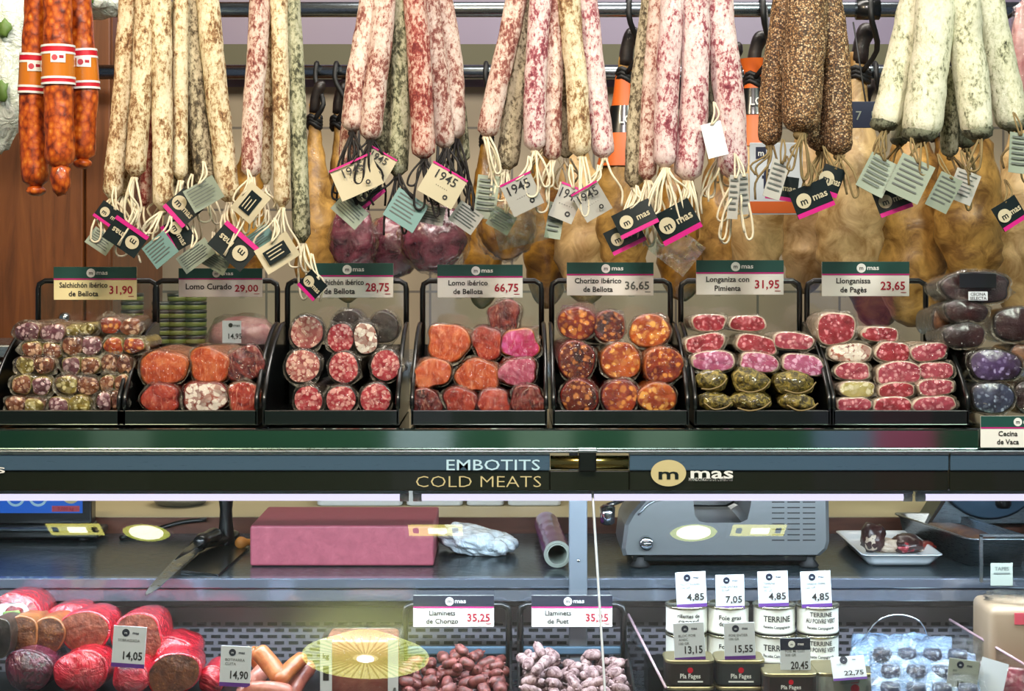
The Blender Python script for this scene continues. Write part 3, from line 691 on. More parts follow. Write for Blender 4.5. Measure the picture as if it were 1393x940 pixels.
# ------------------------------------------------------------------ hams on the rails
def ham(px, ytop, ybot, w, Y, mat, label, band=None, hoofpx=None, rail_py=98, name='cured_ham'):
    rr = random.Random(int(px*3)); s = S(Y)
    zb = P(0, ybot, Y).z; zt = P(0, ytop, Y).z; H = zt-zb; r = w*s/2*.9
    c = P(px, ybot, Y)
    root = thing(name, label, 'ham', (c.x, Y, zb), 'hams hanging behind the stall')
    prof = [(0, .12), (.03, .5), (.08, .74), (.16, .92), (.26, 1), (.38, .96), (.5, .80), (.6, .60), (.68, .42), (.76, .30), (.84, .25), (.9, .24)]
    lean = rr.uniform(-.02, .02)
    pts = [Vector((lean*t*2, .02*math.sin(t*3), H*t)) for t, _ in prof]; rad = [r*q for _, q in prof]
    P2 = cr([(p.x, q, p.z) for p, q in zip(pts, rad)], 34)
    b = bm_(); tube(b, [Vector((p.x, 0, p.z)) for p in P2], [max(.002, p.y) for p in P2], 24, True, 0, .22, px, .8)
    mk('meat', b, mat, root)
    b = bm_(); tx = lean*1.9
    tube(b, cr([(tx, 0, H*.86), (tx+.003, -.004, H*.93), (tx+.012, -.006, H*.98), (tx+.02, -.01, H)], 10), [r*.25, r*.25, r*.25, r*.24, r*.24, r*.26, r*.27, r*.26, r*.22, r*.16, r*.08], 12)
    mk('hoof', b, 'hoof', root)
    b = bm_()
    for k_ in (.80, .815, .83): tube(b, [Vector((tx+r*.28*math.cos(a*math.pi/6), r*.28*math.sin(a*math.pi/6), H*k_+.006*math.sin(a))) for a in range(13)], .005, 6)
    Yr = .62 if rail_py == 13 else 1.04
    zr_ = P(0, rail_py, Yr).z-zb; dy = Yr-Y
    tube(b, cr([(tx, -r*.26, H*.82), (tx+.02, -.03+dy*.3, H*.9), (tx, dy-.02, zr_-.02), (tx, dy-.012, zr_+.012), (tx, dy+.002, zr_+.018), (tx, dy+.012, zr_+.012)], 16), .005, 6)
    mk('rope', b, 'black_matte', root)
    if band:
        b = bm_(); z0, z1 = H*band[0], H*band[1]
        def rad_at(z): return next((q.y for p, q in zip(P2, P2[1:]) if p.z <= z <= q.z), r*.4)
        n_ = 6; zz = [z0+(z1-z0)*i/n_ for i in range(n_+1)]
        tube(b, [Vector((lean*z/H*2, 0, z)) for z in zz], [rad_at(z)*1.08+.004 for z in zz], 18, False, 0, 0, 0, .8)
        bd = mk('paper_sleeve', b, 'orange_band', root)
        b = bm_(); zz = [z0+(z1-z0)*f for f in (.36, .5, .66)]
        tube(b, [Vector((lean*z/H*2, 0, z)) for z in zz], [rad_at(z)*1.08+.006 for z in zz], 18, False, 0, 0, 0, .8)
        mk('black_band', b, 'black_plastic', bd)
        b = bm_(); text(b, 'LO', lean*1.3, zz[1]-.006, .014, -(rad_at(zz[1])*.86+.012)); mk('lettering', b, 'print_white', bd, False)
for a in [
 (330, 105, 400, 62, 1.02, 'ham_amber', 'narrow amber ham between the tall cream bunch and the narrow bunch'),
 (428, 112, 405, 66, 1.0, 'ham_skin', 'yellow ham with black rope just right of the narrow bunch'),
 (474, 112, 412, 64, 1.06, 'ham_skin', 'yellow ham with black rope behind the left 1945 tag'),
 (655, 140, 420, 60, 1.1, 'ham_amber', 'amber ham behind the gap between the corded and rosy bunches'),
 (745, 120, 420, 64, 1.08, 'ham_amber', 'dark amber ham behind the rosy bunch'),
 (800, 110, 415, 84, .98, 'ham_pale', 'ham hanging behind the 36,65 sign'),
 (848, 40, 385, 86, .70, 'ham_skin', 'ham with orange sleeve left of the pink bunch', (.46, .82), None, 13),
 (985, 60, 395, 84, .95, 'ham_skin', 'ham behind the right of the pink bunch'),
 (1030, 45, 395, 84, .72, 'ham_pale', 'ham with orange sleeve behind the blue and white notice', (.56, .90), None, 13),
 (1096, 60, 400, 78, .92, 'ham_pale', 'ham behind the peppered bunch tags'),
 (1152, 35, 400, 104, .70, 'ham_pale', 'large pale ham right of the peppered bunch', None, None, 13),
 (1240, 50, 445, 106, .80, 'ham_skin', 'large yellow ham behind the pale green printed tags', None, None, 13),
 (1326, 40, 390, 104, .70, 'ham_skin', 'mottled ham behind the thick white sausages', None, None, 13),
 (1392, 60, 440, 90, .80, 'ham_pale', 'pale ham at the right edge of the photo', None, None, 13),
 (1195, 110, 450, 84, 1.15, 'ham_amber', 'amber ham in the rear row behind the 23,65 sign'),
 (1300, 120, 455, 84, 1.15, 'ham_amber', 'amber ham in the rear row near the right end'),
 (930, 110, 410, 76, 1.1, 'ham_amber', 'ham hidden behind the middle of the pink bunch'),
]: ham(*a)
def leg_pack(px, py, w, h, Y, mat, label):
    c = P(px, py+h/2, Y); s = S(Y); H = h*s; r = w*s/2
    root = thing('vacuum_packed_meat', label, 'meat pack', tuple(c), 'packed meats hanging under the bunches')
    b = bm_(); blob(b, (0, 0, H/2), (r, r*.6, H/2), .12, 2, 4, px); mk('meat', b, mat, root)
    b = bm_(); blob(b, (0, 0, H/2), (r*1.07, r*.7, H/2*1.05), .16, 3, 4, px); mk('plastic_film', b, 'film', root)
    z1 = P(0, 98, 1.04).z-c.z; dy = 1.04-Y
    b = bm_(); tube(b, cr([(0, 0, H*.95), (.005, dy*.5, (H+z1)/2), (0, dy-.016, z1), (0, dy, z1+.018)], 10), .003, 6); mk('cord', b, 'cord_black', root)
leg_pack(480, 325, 62, 90, .9, 'ham_purple', 'purple vacuum-packed meat behind the large cream 1945 tag')
leg_pack(590, 325, 90, 92, .86, 'ham_purple', 'purple vacuum-packed meat between the 28,75 and 66,75 signs')
leg_pack(535, 335, 74, 84, .98, 'ham_purple', 'dark red packed meat behind the grey-teal tag')
leg_pack(688, 308, 76, 92, .86, 'ham_amber', 'golden packed meat behind the clear sleeve of the rosy bunch')

# notices and bags behind the sausages
t = thing('notice_board', 'white notice with blue letters and red bar behind the peppered bunch', 'notice', tuple(P(1056, 292, .46)))
s = S(.46)
b = bm_(); box(b, -36*s, 36*s, 0, .004, 0, 98*s, .001); mk('board', b, 'paper_white', t, False)
b = bm_(); quad(b, -36*s, 36*s, 2*s, 18*s, -.001); mk('red_bar', b, 'orange_band', t, False)
b = bm_(); quad(b, -28*s, -14*s, 76*s, 92*s, -.001); text(b, 'fri', -4*s, 36*s, 26*s, -.001); mk('lettering', b, 'navy_sign', t, False)
b = bm_(); text(b, 'm', -21*s, 80*s, 8*s, -.0015); mk('logo', b, 'print_white', t, False)
b = bm_(); tube(b, [Vector((0, .003, 98*s)), Vector((0, .1, P(0, 13, .46).z-P(0, 292, .46).z+.02))], .0015, 6); mk('wire', b, 'black_matte', t)
t = thing('price_plate', 'dark navy plate between the peppered and the white bunch', 'sign', tuple(P(1178, 174, .5)))
s = S(.5)
b = bm_(); box(b, -30*s, 30*s, 0, .004, 0, 36*s, .001); mk('plate', b, 'navy_sign', t, False)
b = bm_(); text(b, '7', -10*s, 11*s, 12*s, -.001, bold=False); text(b, '5', 10*s, 11*s, 12*s, -.001, bold=False); mk('lettering', b, 'paper_grey', t, False)
b = bm_(); tube(b, [Vector((0, .003, 36*s)), Vector((0, .1, .19))], .0015, 6); mk('wire', b, 'black_matte', t)
# bag at the top left
def bag(label, px, py, w, h, Y, mat, name, seed, spots=None):
    c = P(px, py+h/2, Y); s = S(Y)
    t = thing(name, label, 'bag', tuple(c))
    b = bm_(); blob(b, (0, 0, h*s/2), (w*s/2, .05, h*s/2), .22, 1.6, 4, seed); mk('bag_body', b, mat, t)
    b = bm_()
    rr = random.Random(seed)
    b.free()
    for i in range(6):
        x, z = rr.uniform(-.3, .3)*w*s, rr.uniform(.2, .8)*h*s
        b = bm_(); blob(b, (x, -.052, z), (rr.uniform(.006, .014), .006, rr.uniform(.012, .03)), .5, 3, 2, i)
        mk('leaf_print', b, spots or 'dark_green_print', t)
    b = bm_(); tube(b, cr([(-.02, 0, h*s*.93), (0, .02, h*s+.06), (.02, 0, h*s*.93)], 10), .004, 6); mk('handle', b, mat, t)
n = NT('leaf_green'); n.set(col='#5d7c35', rough=.5); M['leaf_green'] = n.m
bag('white plastic bag with green leaf print at the top left corner', 2, 88, 84, 236, .5, 'bag_green', 'plastic_bag', 4, 'leaf_green')
bag('crumpled white bag behind the orange chorizos', 118, 2, 90, 44, .6, 'bag_green', 'plastic_bag', 9, 'leaf_green')
leg_pack(1392, 66, 34, 130, .5, 'bacon_pink', 'red and white packet at the top right corner')
# pale steel sink edge at left under the bag
t = thing('steel_tray', 'pale steel tray on the far left behind the first bin', 'tray', (P(-40, 470, .82).x, .82, 1.3005))
b = bm_(); box(b, -.13, .13, -.02, .2, .006, .03, .004); mk('tray_body', b, 'steel', t, False)
b = bm_()
for sx in (-.11, .11): box(b, sx-.008, sx+.008, -.01, .19, 0, .007)
mk('foot', b, 'rubber', t, False)

# ------------------------------------------------------------------ counter top slab, sign boards, tube lights, glass
def zat(py, Y): return P(0, py, Y).z
t = thing('counter_top', 'long polished steel counter top carrying the row of bins', 'counter', (0, 0, zat(583, -.03)))
zt_ = zat(583, -.03)
b = bm_(); box(b, -1.0, 1.02, -.03, .34, zat(612, -.03)-zt_, 0, .003); mk('slab', b, 'steel_slab', t, False)
b = bm_(); box(b, -1.0, 1.02, -.033, -.02, zat(616, -.03)-zt_, zat(612.5, -.03)-zt_, .001); mk('trim_strip', b, 'steel', t, False)
ztop = zt_
YS = -.026
def signboard(px0, px1, label, lines, logo=None):
    c = P((px0+px1)/2, 668, YS); s = S(YS); hw = (px1-px0)/2*s
    t = thing('sign_board', label, 'sign', tuple(c))
    b = bm_(); box(b, -hw, hw, 0, .016, 0, 28*s, .0015); mk('lower_panel', b, 'sign_dark', t, False)
    b = bm_(); box(b, -hw, hw, -.003, .016, 28*s, 51*s, .0015); mk('upper_panel', b, 'steel_blue', t, False)  # blue tone stands in for the reflection on the dark board
    b = bm_(); box(b, -hw, hw, -.0045, .012, 50*s, 52.5*s, .0005); mk('edge_strip', b, 'steel', t, False)
    for (tx, px, base, hh, w, mt, y) in lines:
        b = bm_(); text(b, tx, (px-(px0+px1)/2)*s, (668-base)*s, hh*s, y, 'c', None, 'thin' if tx[0] == 'C' else False, w=w*s); mk('lettering', b, mt, t, False)
    if logo:
        lx, lz, r = (logo[0]-(px0+px1)/2)*s, (668-logo[1])*s, 1
        b = bm_()
        o = [b.verts.new((lx+24*s*math.cos(2*math.pi*k/36), -.0040, lz+18*s*math.sin(2*math.pi*k/36))) for k in range(36)]; b.faces.new(o)
        lg = mk('logo', b, 'sign_gold', t, False)
        b = bm_(); text(b, 'm', lx, lz-8*s, 15*s, -.0046, w=27*s); mk('lettering', b, 'tag_dark', lg, False)
        b = bm_(); text(b, 'mas', lx+59*s, lz-7*s, 15*s, -.0040, w=58*s); mk('lettering', b, 'print_white', t, False)
plain('sign_dark', '#171a10', .25, 0, .3)
signboard(-60, 748, 'dark sign board with painted blue reflection on its upper half reading EMBOTITS COLD MEATS', [('EMBOTITS', 671, 639, 14.5, 127, 'pale_blue', -.0040), ('COLD MEATS', 651, 662.5, 15.5, 170, 'sign_gold', -.0012), ('s', 2, 643, 12, 12, 'print_white', -.0040)])
signboard(856, 1290, 'dark sign board with oval logo and painted blue reflection on top at right', [('MANDONGUTS DE L\'EMBOTIT', 967, 654, 4.5, 60, 'print_white', -.0012)], (909, 643))
signboard(1292, 1460, 'dark sign board end at the far right under the beef packs', [])
# link between the boards: clamp, bar
t = thing('glass_clamp', 'black clamp with bars holding the glass joint between the two sign boards', 'clamp', tuple(P(797, 668, YS))); s = S(YS)
b = bm_(); box(b, -49*s, 59*s, .002, .014, 0, 27*s, .001); mk('lower_panel', b, 'sign_dark', t, False)
b = bm_(); tube(b, [Vector((-48*s, .006, 38*s)), Vector((58*s, .006, 38*s))], .0095, 14); mk('bar', b, 'gold_bar', t) if 'gold_bar' in M else (steel('gold_bar', '#b4a25e', .2, (1, 60, 60), .05), mk('bar', b, 'gold_bar', t))
b = bm_(); box(b, -10*s, 14*s, -.006, .016, 27*s, 55*s, .002); mk('clamp_block', b, 'black_plastic', t, False)
b = bm_(); box(b, -11*s, 15*s, -.0075, .016, 53*s, 57*s, .001); mk('clamp_cap', b, 'steel', t, False)

# tubes under the counter top
for px0, px1, lab in ((-70, 556, 'lit tube lamp under the counter top, left one'), (562, 1240, 'lit tube lamp under the counter top, middle one'), (1246, 1460, 'lit tube lamp under the counter top, right one')):
    c = P((px0+px1)/2, 676, .03); s = S(.03); hw = (px1-px0)/2*s
    t = thing('tube_lamp', lab, 'lamp', tuple(c), 'tube lamps under the counter top')
    b = bm_(); tube(b, [Vector((-hw+.012, 0, 0)), Vector((hw-.012, 0, 0))], .0052, 12); mk('tube', b, 'tube_glow', t)
    b = bm_()
    for sg in (-1, 1): tube(b, [Vector((sg*(hw-.012), 0, 0)), Vector((sg*hw, 0, 0))], .0062, 12)
    mk('end_cap', b, 'plastic_white', t)
    b = bm_(); box(b, -hw, hw, -.010, .014, .0055, .0115, .001); mk('fitting', b, 'post_metal', t, False)


# slanting front glass, two panes meeting at the joint
def gy(z): return -.012-(1.187-z)*math.tan(math.radians(17))
zb_, zt2 = .86, 1.188
def pane(name, xa, xb, xa2, xb2, label):
    b = bm_(); th = .006
    vs = []
    for y in (0, th):
        for (x, z) in ((xa2, zb_), (xb2, zb_), (xb, zt2), (xa, zt2)): vs.append(b.verts.new((x, gy(z)+y, z)))
    for f in ((0, 1, 2, 3), (7, 6, 5, 4), (0, 4, 5, 1), (1, 5, 6, 2), (2, 6, 7, 3), (3, 7, 4, 0)): b.faces.new([vs[i] for i in f])
    t = tag(mk(name, b, 'glass', None, False), label, 'glass pane')
    return t
pane('front_glass', -1.0, .1070, -1.0, .1235, 'slanted front glass left of the glass joint')
pane('front_glass', .1105, 1.02, .1270, 1.02, 'slanted front glass right of the glass joint')
b = bm_()
pts = [Vector((.10875+(.1252-.10875)*i/10, gy(zt2-(zt2-zb_)*i/10)+.003, zt2-(zt2-zb_)*i/10)) for i in range(11)]
tube(b, pts, .0016, 6); tag(mk('glass_joint', b, 'plastic_white'), 'pale sealing strip in the joint of the two glass panes', 'strip')

# ------------------------------------------------------------------ display bins
BX = [-.61, -.438, -.246, -.0446, .1475, .340, .528]
BN = ['31,90', '29,00', '28,75', '66,75', '36,65', '31,95', '23,65']
HWB = .0925; DB = .215
BL = ['first', 'second', 'third', 'fourth', 'fifth', 'sixth', 'seventh']
for i, x in enumerate(BX):
    x0 = {0: -.100, 1: -.0975}.get(i, -HWB); x1 = {0: .085}.get(i, HWB)
    t = thing('display_bin', f'black open-front display bin under the {BN[i]} sign, {BL[i]} from left', 'bin', (x, -.005, ztop), 'black display bins on the counter top')
    b = bm_(); box(b, x0+.002, x1-.002, .003, DB, .004, .010, .001); mk('base', b, 'black_plastic', t, False)
    b = bm_(); box(b, x0, x1, 0, .004, .002, .022, .0012); mk('front_lip', b, 'bin_lip', t, False) if 'bin_lip' in M else (plain('bin_lip', '#080d0d', .25, 0, .4), mk('front_lip', b, 'bin_lip', t, False))
    # side panels with a swept top edge
    for sx in (x0, x1-.003):
        prof = [(0, .002), (0, .024), (.004, .04)]+[(.004+.19*u, .04+.09*math.sin(u*math.pi/2)**.9) for u in (.1, .2, .35, .5, .65, .8, .92, 1)]+[(DB, .13), (DB, .002)]
        b = bm_(); prism(b, prof, sx, sx+.003, 0, 'x'); mk('side_panel', b, 'black_plastic', t, False)
        b = bm_(); tube(b, [Vector((sx+.0015, y, z)) for y, z in prof[1:-2]], .0032, 8); mk('edge_rail', b, 'black_plastic', t)
    zh = zat(382, DB)-ztop
    hp = [Vector((x0+.004, DB, .004)), Vector((x0+.004, DB, zh-.012)), Vector((x0+.0055, DB, zh-.005)), Vector((x0+.014, DB, zh)), Vector((x1-.014, DB, zh)), Vector((x1-.0055, DB, zh-.005)), Vector((x1-.004, DB, zh-.012)), Vector((x1-.004, DB, .004))]
    b = bm_(); tube(b, hp, .0042, 8); mk('back_hoop', b, 'black_plastic', t)
    b = bm_(); box(b, x0+.006, x1-.006, DB-.001, DB+.001, .098, zh-.004); mk('back_pane', b, 'acrylic', t, False)
    b = bm_(); box(b, x0+.004, x1-.004, DB-.003, DB+.001, .004, .098); mk('back_panel', b, 'black_plastic', t, False)

# ------------------------------------------------------------------ price signs
def price_sign(px0, px1, py0, py1, Y, l1, l2, price, label, card='paper_sign', priceink='crimson_ink', head='dark_green_print', l1x=.36, post=None):
    c = P((px0+px1)/2, py1, Y); s = S(Y); hw = (px1-px0)/2*s; H = (py1-py0)*s
    t = thing('price_sign', label, 'sign', tuple(c), 'price signs with logo headers')
    b = bm_(); box(b, -hw, hw, 0, .002, 0, H, .0006); mk('card', b, card, t, False)
    b = bm_(); quad(b, -hw, hw, H*.645, H, -.0005); mk('header', b, head, t, False)
    b = bm_(); quad(b, -hw, hw, H*.61, H*.65, -.0007); mk('magenta_line', b, 'magenta_print', t, False)
    b = bm_(); disc(b, -hw*.10, H*.815, H*.135, -.0008); text(b, 'mas', hw*.17, H*.765, H*.13, -.0008, w=hw*.27); mk('logo', b, 'print_white', t, False)
    b = bm_()
    text(b, 'm', -hw*.10, H*.765, H*.115, -.0012)
    if l2:
        text(b, l1, hw*(2*l1x-1), H*.375, H*.155, -.0008, maxw=hw*1.16); text(b, l2, hw*(2*l1x-1), H*.115, H*.155, -.0008, maxw=hw*1.0)
    else: text(b, l1, hw*(2*l1x-1)-hw*.0, H*.27, H*.2, -.0008, maxw=hw*1.1)
    mk('lettering', b, 'ink', t, False)
    if price:
        b = bm_(); text(b, price, hw*.90, H*.19, H*.235, -.0008, 'r', w=hw*.56); quad(b, hw*.80, hw*.93, H*.10, H*.12, -.0008); mk('price', b, priceink, t, False)
    for sx in (-.5, .5): mk('clip', box(bm_(), hw*sx-.004, hw*sx+.004, .002, .007, -.002, H*.5), 'acrylic', t, False)
    return t
YG = DB-.014
SIG = [(73, 186, 363, 408, 'Salchichón ibérico', 'de Bellota', '31,90', 'sign_cream', 'crimson_ink'), (243, 357, 365, 404, 'Lomo Curado', None, '29,00', 'paper_sign', 'crimson_ink'),
 (421, 535, 358, 405, 'Salchichón ibérico', 'de Bellota', '28,75', 'paper_sign', 'crimson_ink'), (595, 711, 360, 405, 'Lomo ibérico', 'de Bellota', '66,75', 'paper_sign', 'crimson_ink'),
 (771, 889, 357, 402, 'Chorizo ibérico', 'de Bellota', '36,65', 'paper_sign', 'ink_grey'), (947, 1066, 354, 401, 'Longaniza con', 'Pimienta', '31,95', 'paper_sign', 'crimson_ink'), (1118, 1237, 356, 403, 'Llonganissa', 'de Pagès', '23,65', 'paper_sign', 'crimson_ink')]
for (a, b_, c_, d, l1, l2, pr, cd, ink) in SIG:
    price_sign(a, b_, c_, d, YG, l1, l2, pr, f'price sign with green header reading {l1}{" "+l2 if l2 else ""} {pr}', cd, ink)
price_sign(1334, 1446, 566, 609, -.036, 'Cecina', 'de Vaca', None, 'pale sign reading Cecina de Vaca at the right edge on the counter front', 'paper_sign', l1x=.33)

# ------------------------------------------------------------------ cut meats in the bins
def outline(w, h, n, rr, k=44, irr=.05, waist=0):
    ph = [rr.uniform(0, 6.28) for _ in range(4)]; o = []
    for i in range(k):
        a = 2*math.pi*i/k; ca, sa = math.cos(a), math.sin(a)
        q = (abs(ca)**n+abs(sa)**n)**(-1/n)
        q *= 1+irr*(math.sin(2*a+ph[0])*.6+math.sin(3*a+ph[1])*.6+math.sin(5*a+ph[2])*.35)
        x, z = w/2*q*ca, h/2*q*sa
        if waist: z *= 1-waist*math.exp(-(x/(.16*w))**2)
        o.append((x, z))
    return o
def rings_mesh(bm, rings, close0=True, close1=True):
    vr = [[bm.verts.new(p) for p in r] for r in rings]; n = len(vr[0])
    for a, b in zip(vr, vr[1:]):
        for i in range(n): bm.faces.new((a[i], a[(i+1) % n], b[(i+1) % n], b[i]))
    if close0: bm.faces.new(vr[0])
    if close1: bm.faces.new(vr[-1][::-1])
def cut_block(parent, out, L, body, face, seed, bulge=.0015, y0=0, ox=0, oz=0, taper=.92, sub=None):
    "a length of cured meat running back from its cut face"
    rr = random.Random(seed)
    kn, fq = (2.6, 110) if 'pepper' in body else (1, 60)
    ys = [(-.0004, .90), (0, .975), (.0014, .995), (.004, 1.0), (L*.3, 1.0+.02*rr.random()), (L*.6, .99), (L*.85, taper), (L*.96, taper*.75), (L, taper*.35)]
    b = bm_()
    rings_mesh(b, [[(ox+x*k+kn*.0015*noise.noise(Vector((x*fq, y*40, z*fq+seed))), y0+y, oz+z*k+kn*.0012*noise.noise(Vector((x*fq+9, y*40, z*fq+seed)))) for x, z in out] for y, k in ys])
    o1 = mk('casing', b, body, parent)
    b = bm_(); rings = []
    for f in (.915, .8, .62, .42, .2, .04):
        rings.append([(ox+x*f, y0-.0006-bulge*(1-f*f)+kn*.0012*noise.noise(Vector((x*f*110, seed, z*f*110))), oz+z*f) for x, z in out])
    rings_mesh(b, rings, False, True)
    o2 = mk('cut_face', b, face, o1 if sub else parent)
    return o1
def film(parent, out, L, seed, flare=.35, n=3, y0=0, oz=0, grow=1.045, mat='film', edge=.0032):
    rr = random.Random(seed*13+5)
    k = len(out); sp = [(rr.uniform(0, 6.28), rr.uniform(.4, 1)*flare, rr.uniform(.12, .22)) for _ in range(n)]
    def ex(i):
        a = 2*math.pi*i/k; q = 0
        for c, am, wd in sp:
            d = (a-c+math.pi) % (2*math.pi)-math.pi; q = max(q, am*math.exp(-(d/wd)**2))
        return q
    b = bm_(); rings = []
    for y, f, e in ((L*.75, 1.0, .0), (L*.4, 1.02, .1), (.02, 1.03, .4), (.004, 1.03, 1.0), (-.001, 1.01, .5), (-.0026, .95, .1), (-.0038, .7, 0), (-.0042, .4, 0), (-.0044, .05, 0)):
        rings.append([(x*f*grow*(1+e*ex(i)), y0+y+.0025*noise.noise(Vector((x*80, y*50+seed, z*80))), oz+z*f*grow*(1+e*ex(i)*.8)) for i, (x, z) in enumerate(out)])
    rings_mesh(b, rings, False, True)
    fo = mk('plastic_film', b, mat, parent)
    b = bm_(); r0, r1 = [], []
    for i, (x, z) in enumerate(out):
        a = 2*math.pi*i/k
        q = .5+.9*noise.noise(Vector((math.cos(a)*1.6, math.sin(a)*1.6, seed*1.3)))+ex(i)/(flare+.01)*.7
        q = max(0.02, q)*edge
        yy = y0+.004+.003*noise.noise(Vector((x*90, z*90, seed)))
        r0.append((x*grow*1.0, yy, oz+z*grow*1.0)); r1.append((x*grow+math.cos(a)*q, yy-.002-.003*noise.noise(Vector((x*120, z*120, seed+4))), oz+z*grow+math.sin(a)*q))
    rings_mesh(b, [r0, r1], False, False); mk('film_edge', b, 'film_edge', fo)
SEED = [100]
def piece(name, label, cat, group, px, py, w, h, Y, L, body, face, n=2.3, rot=0, yaw=0, pitch=0, irr=.05, flare=.3, wrapped=True, bulge=.0015, nf=3):
    SEED[0] += 1; sd = SEED[0]; rr = random.Random(sd); s = S(Y)
    root = thing(name, label, cat, tuple(P(px, py+h/2, Y)), group, (math.radians(pitch), math.radians(rot), math.radians(yaw)))
    out = outline(w*s, h*s, n, rr, 44, irr)
    oz = h*s/2; hold = [(x, z) for x, z in out]
    b0 = thing  # noqa
    cut_block(root, hold, L, body, face, sd, bulge, 0, 0, oz)
    if wrapped: film(root, hold, L, sd, flare, nf, 0, oz)
    if 'pepper' in body:
        b = bm_(); a0 = rr.uniform(-.5, .5)
        tube(b, cr([(-w*s*.3, -bulge-.003, oz*.5+a0*.01), (0, -bulge-.006, oz*.28), (w*s*.32, -bulge*.6-.004, oz*.6), (w*s*.5, -.004, oz*1.2)], 14), .0011, 6); mk('string', b, 'twine_brown', root)
    return root
def pack2(label, group, px, py, w, h, Y, L, faces, body, rot=0, wavy=0):
    "flat vacuum pack holding two halves side by side"
    SEED[0] += 1; sd = SEED[0]; rr = random.Random(sd); s = S(Y)
    root = thing('sausage_pack', label, 'meat pack', tuple(P(px, py+h/2, Y)), group, (0, math.radians(rot), math.radians(rr.uniform(-6, 6))))
    W_, H_ = w*s, h*s
    for q, fc in zip((-1, 1), faces):
        out = outline(W_*.49, H_*.9, 2.5, rr, 30, .10)
        half = cut_block(root, out, L, body, fc, sd*2+q, .003, 0, q*W_*.235, H_*.5+rr.uniform(-.001, .001), .9, sub=True); half.name = 'sausage_half'
    out = outline(W_*1.0, H_, 2.4, rr, 44, .05, .12)
    film(root, out, L, sd, .26, 4, 0, H_*.5, 1.05, 'film_pack', .0055)
    return root
def where(r, nr, i, n, bn, front=True):
    rows = {1: ['only'], 2: ['bottom', 'top'], 3: ['bottom', 'middle', 'top'], 4: ['bottom', 'second', 'third', 'top'], 5: ['bottom', 'second', 'middle', 'fourth', 'top']}[nr] if nr <= 5 else None
    rn = rows[r]+(' row' if rows[r] not in ('second', 'third', 'fourth') else ' lowest row')
    pos = {1: ['single one'], 2: ['left', 'right'], 3: ['left', 'middle', 'right'], 4: ['leftmost', 'second from left', 'third from left', 'rightmost']}[n][i]
    return f'{pos} in {rn} of the {bn} bin'
# bin 1
PK = [[(33, 551, 53, 26, 'pack_brown', 'pack_yellow'), (94, 551, 60, 26, 'pack_violet', 'pack_yellow'), (150, 546, 40, 30, 'pack_violet', 'pack_brown')],
 [(43, 524, 56, 27, 'pack_brown', 'pack_violet'), (105, 524, 60, 29, 'pack_yellow', 'pack_brown'), (156, 521, 42, 26, 'pack_brown', 'pack_brown')],
 [(47, 497, 55, 27, 'pack_yellow', 'pack_brown'), (110, 497, 55, 27, 'pack_violet', 'pack_brown'), (158, 496, 44, 28, 'pack_brown', 'pack_brown')],
 [(57, 476, 56, 25, 'pack_brown', 'pack_brown'), (112, 471, 54, 30, 'pack_brown', 'pack_violet'), (168, 471, 58, 25, 'chorizo_cut', 'chorizo_cut')],
 [(54, 452, 76, 28, 'pack_violet', 'pack_violet'), (108, 449, 46, 18, 'pack_yellow', 'pack_yellow'), (163, 444, 56, 27, 'chorizo_cut', 'pack_brown')]]
pn = {'pack_brown': 'brown', 'pack_violet': 'violet-brown', 'pack_yellow': 'yellowish', 'chorizo_cut': 'orange-red'}
for r, row in enumerate(PK):
    for i, (px, py, w, h, f1, f2) in enumerate(row):
        fa = pn[f1] if f1 == f2 else f'{pn[f1]} and {pn[f2]}'
        pack2(f'pack of {fa} halves, {where(r, 5, i, 3, "31,90")}', 'packs in the 31,90 bin', px, py, w, h, .012+.012*r, .13, (f1, f2), 'casing_yellow' if (r+i) % 2 else 'casing_brown', random.Random(r*5+i).uniform(-4, 4))
def grid(rows, name, cat, bn, L, Y0, dY, desc, n=2.3, **kw):
    nr = len(rows)
    for r, row in enumerate(rows):
        for i, it in enumerate(row):
            px, py, w, h, body, face, d = it[:7]; ov = dict(kw); ov.update(it[7] if len(it) > 7 else {})
            rr = random.Random(px*31+py)
            piece(name, f'{d} {desc}, {where(r, nr, i, len(row), bn)}', cat, f'{desc} in the {bn} bin', px, py, w, h, Y0+dY*r, L, body, face, ov.pop('n', n), ov.pop('rot', rr.uniform(-8, 8)), ov.pop('yaw', rr.uniform(-10, 10)), ov.pop('pitch', rr.uniform(-6, 2)), **ov)
grid([[(216, 542, 54, 37, 'casing_red', 'loin_red', 'red'), (280, 541, 59, 45, 'casing_red', 'salami_cut_white', 'whitish netted'), (334, 541, 47, 43, 'casing_brown', 'loin_red', 'brownish red')],
      [(221, 501, 66, 45, 'casing_orange', 'loin_orange', 'orange-red', {'rot': 3}), (283, 497, 56, 47, 'casing_orange', 'loin_orange', 'bright orange', {'n': 2.8}), (339, 494, 50, 46, 'casing_red', 'loin_dark', 'dark red', {'rot': -12})]],
     'cured_loin_piece', 'cured meat', '29,00', .15, .014, .02, 'wrapped piece of cured loin', 2.7, flare=.2, irr=.09)
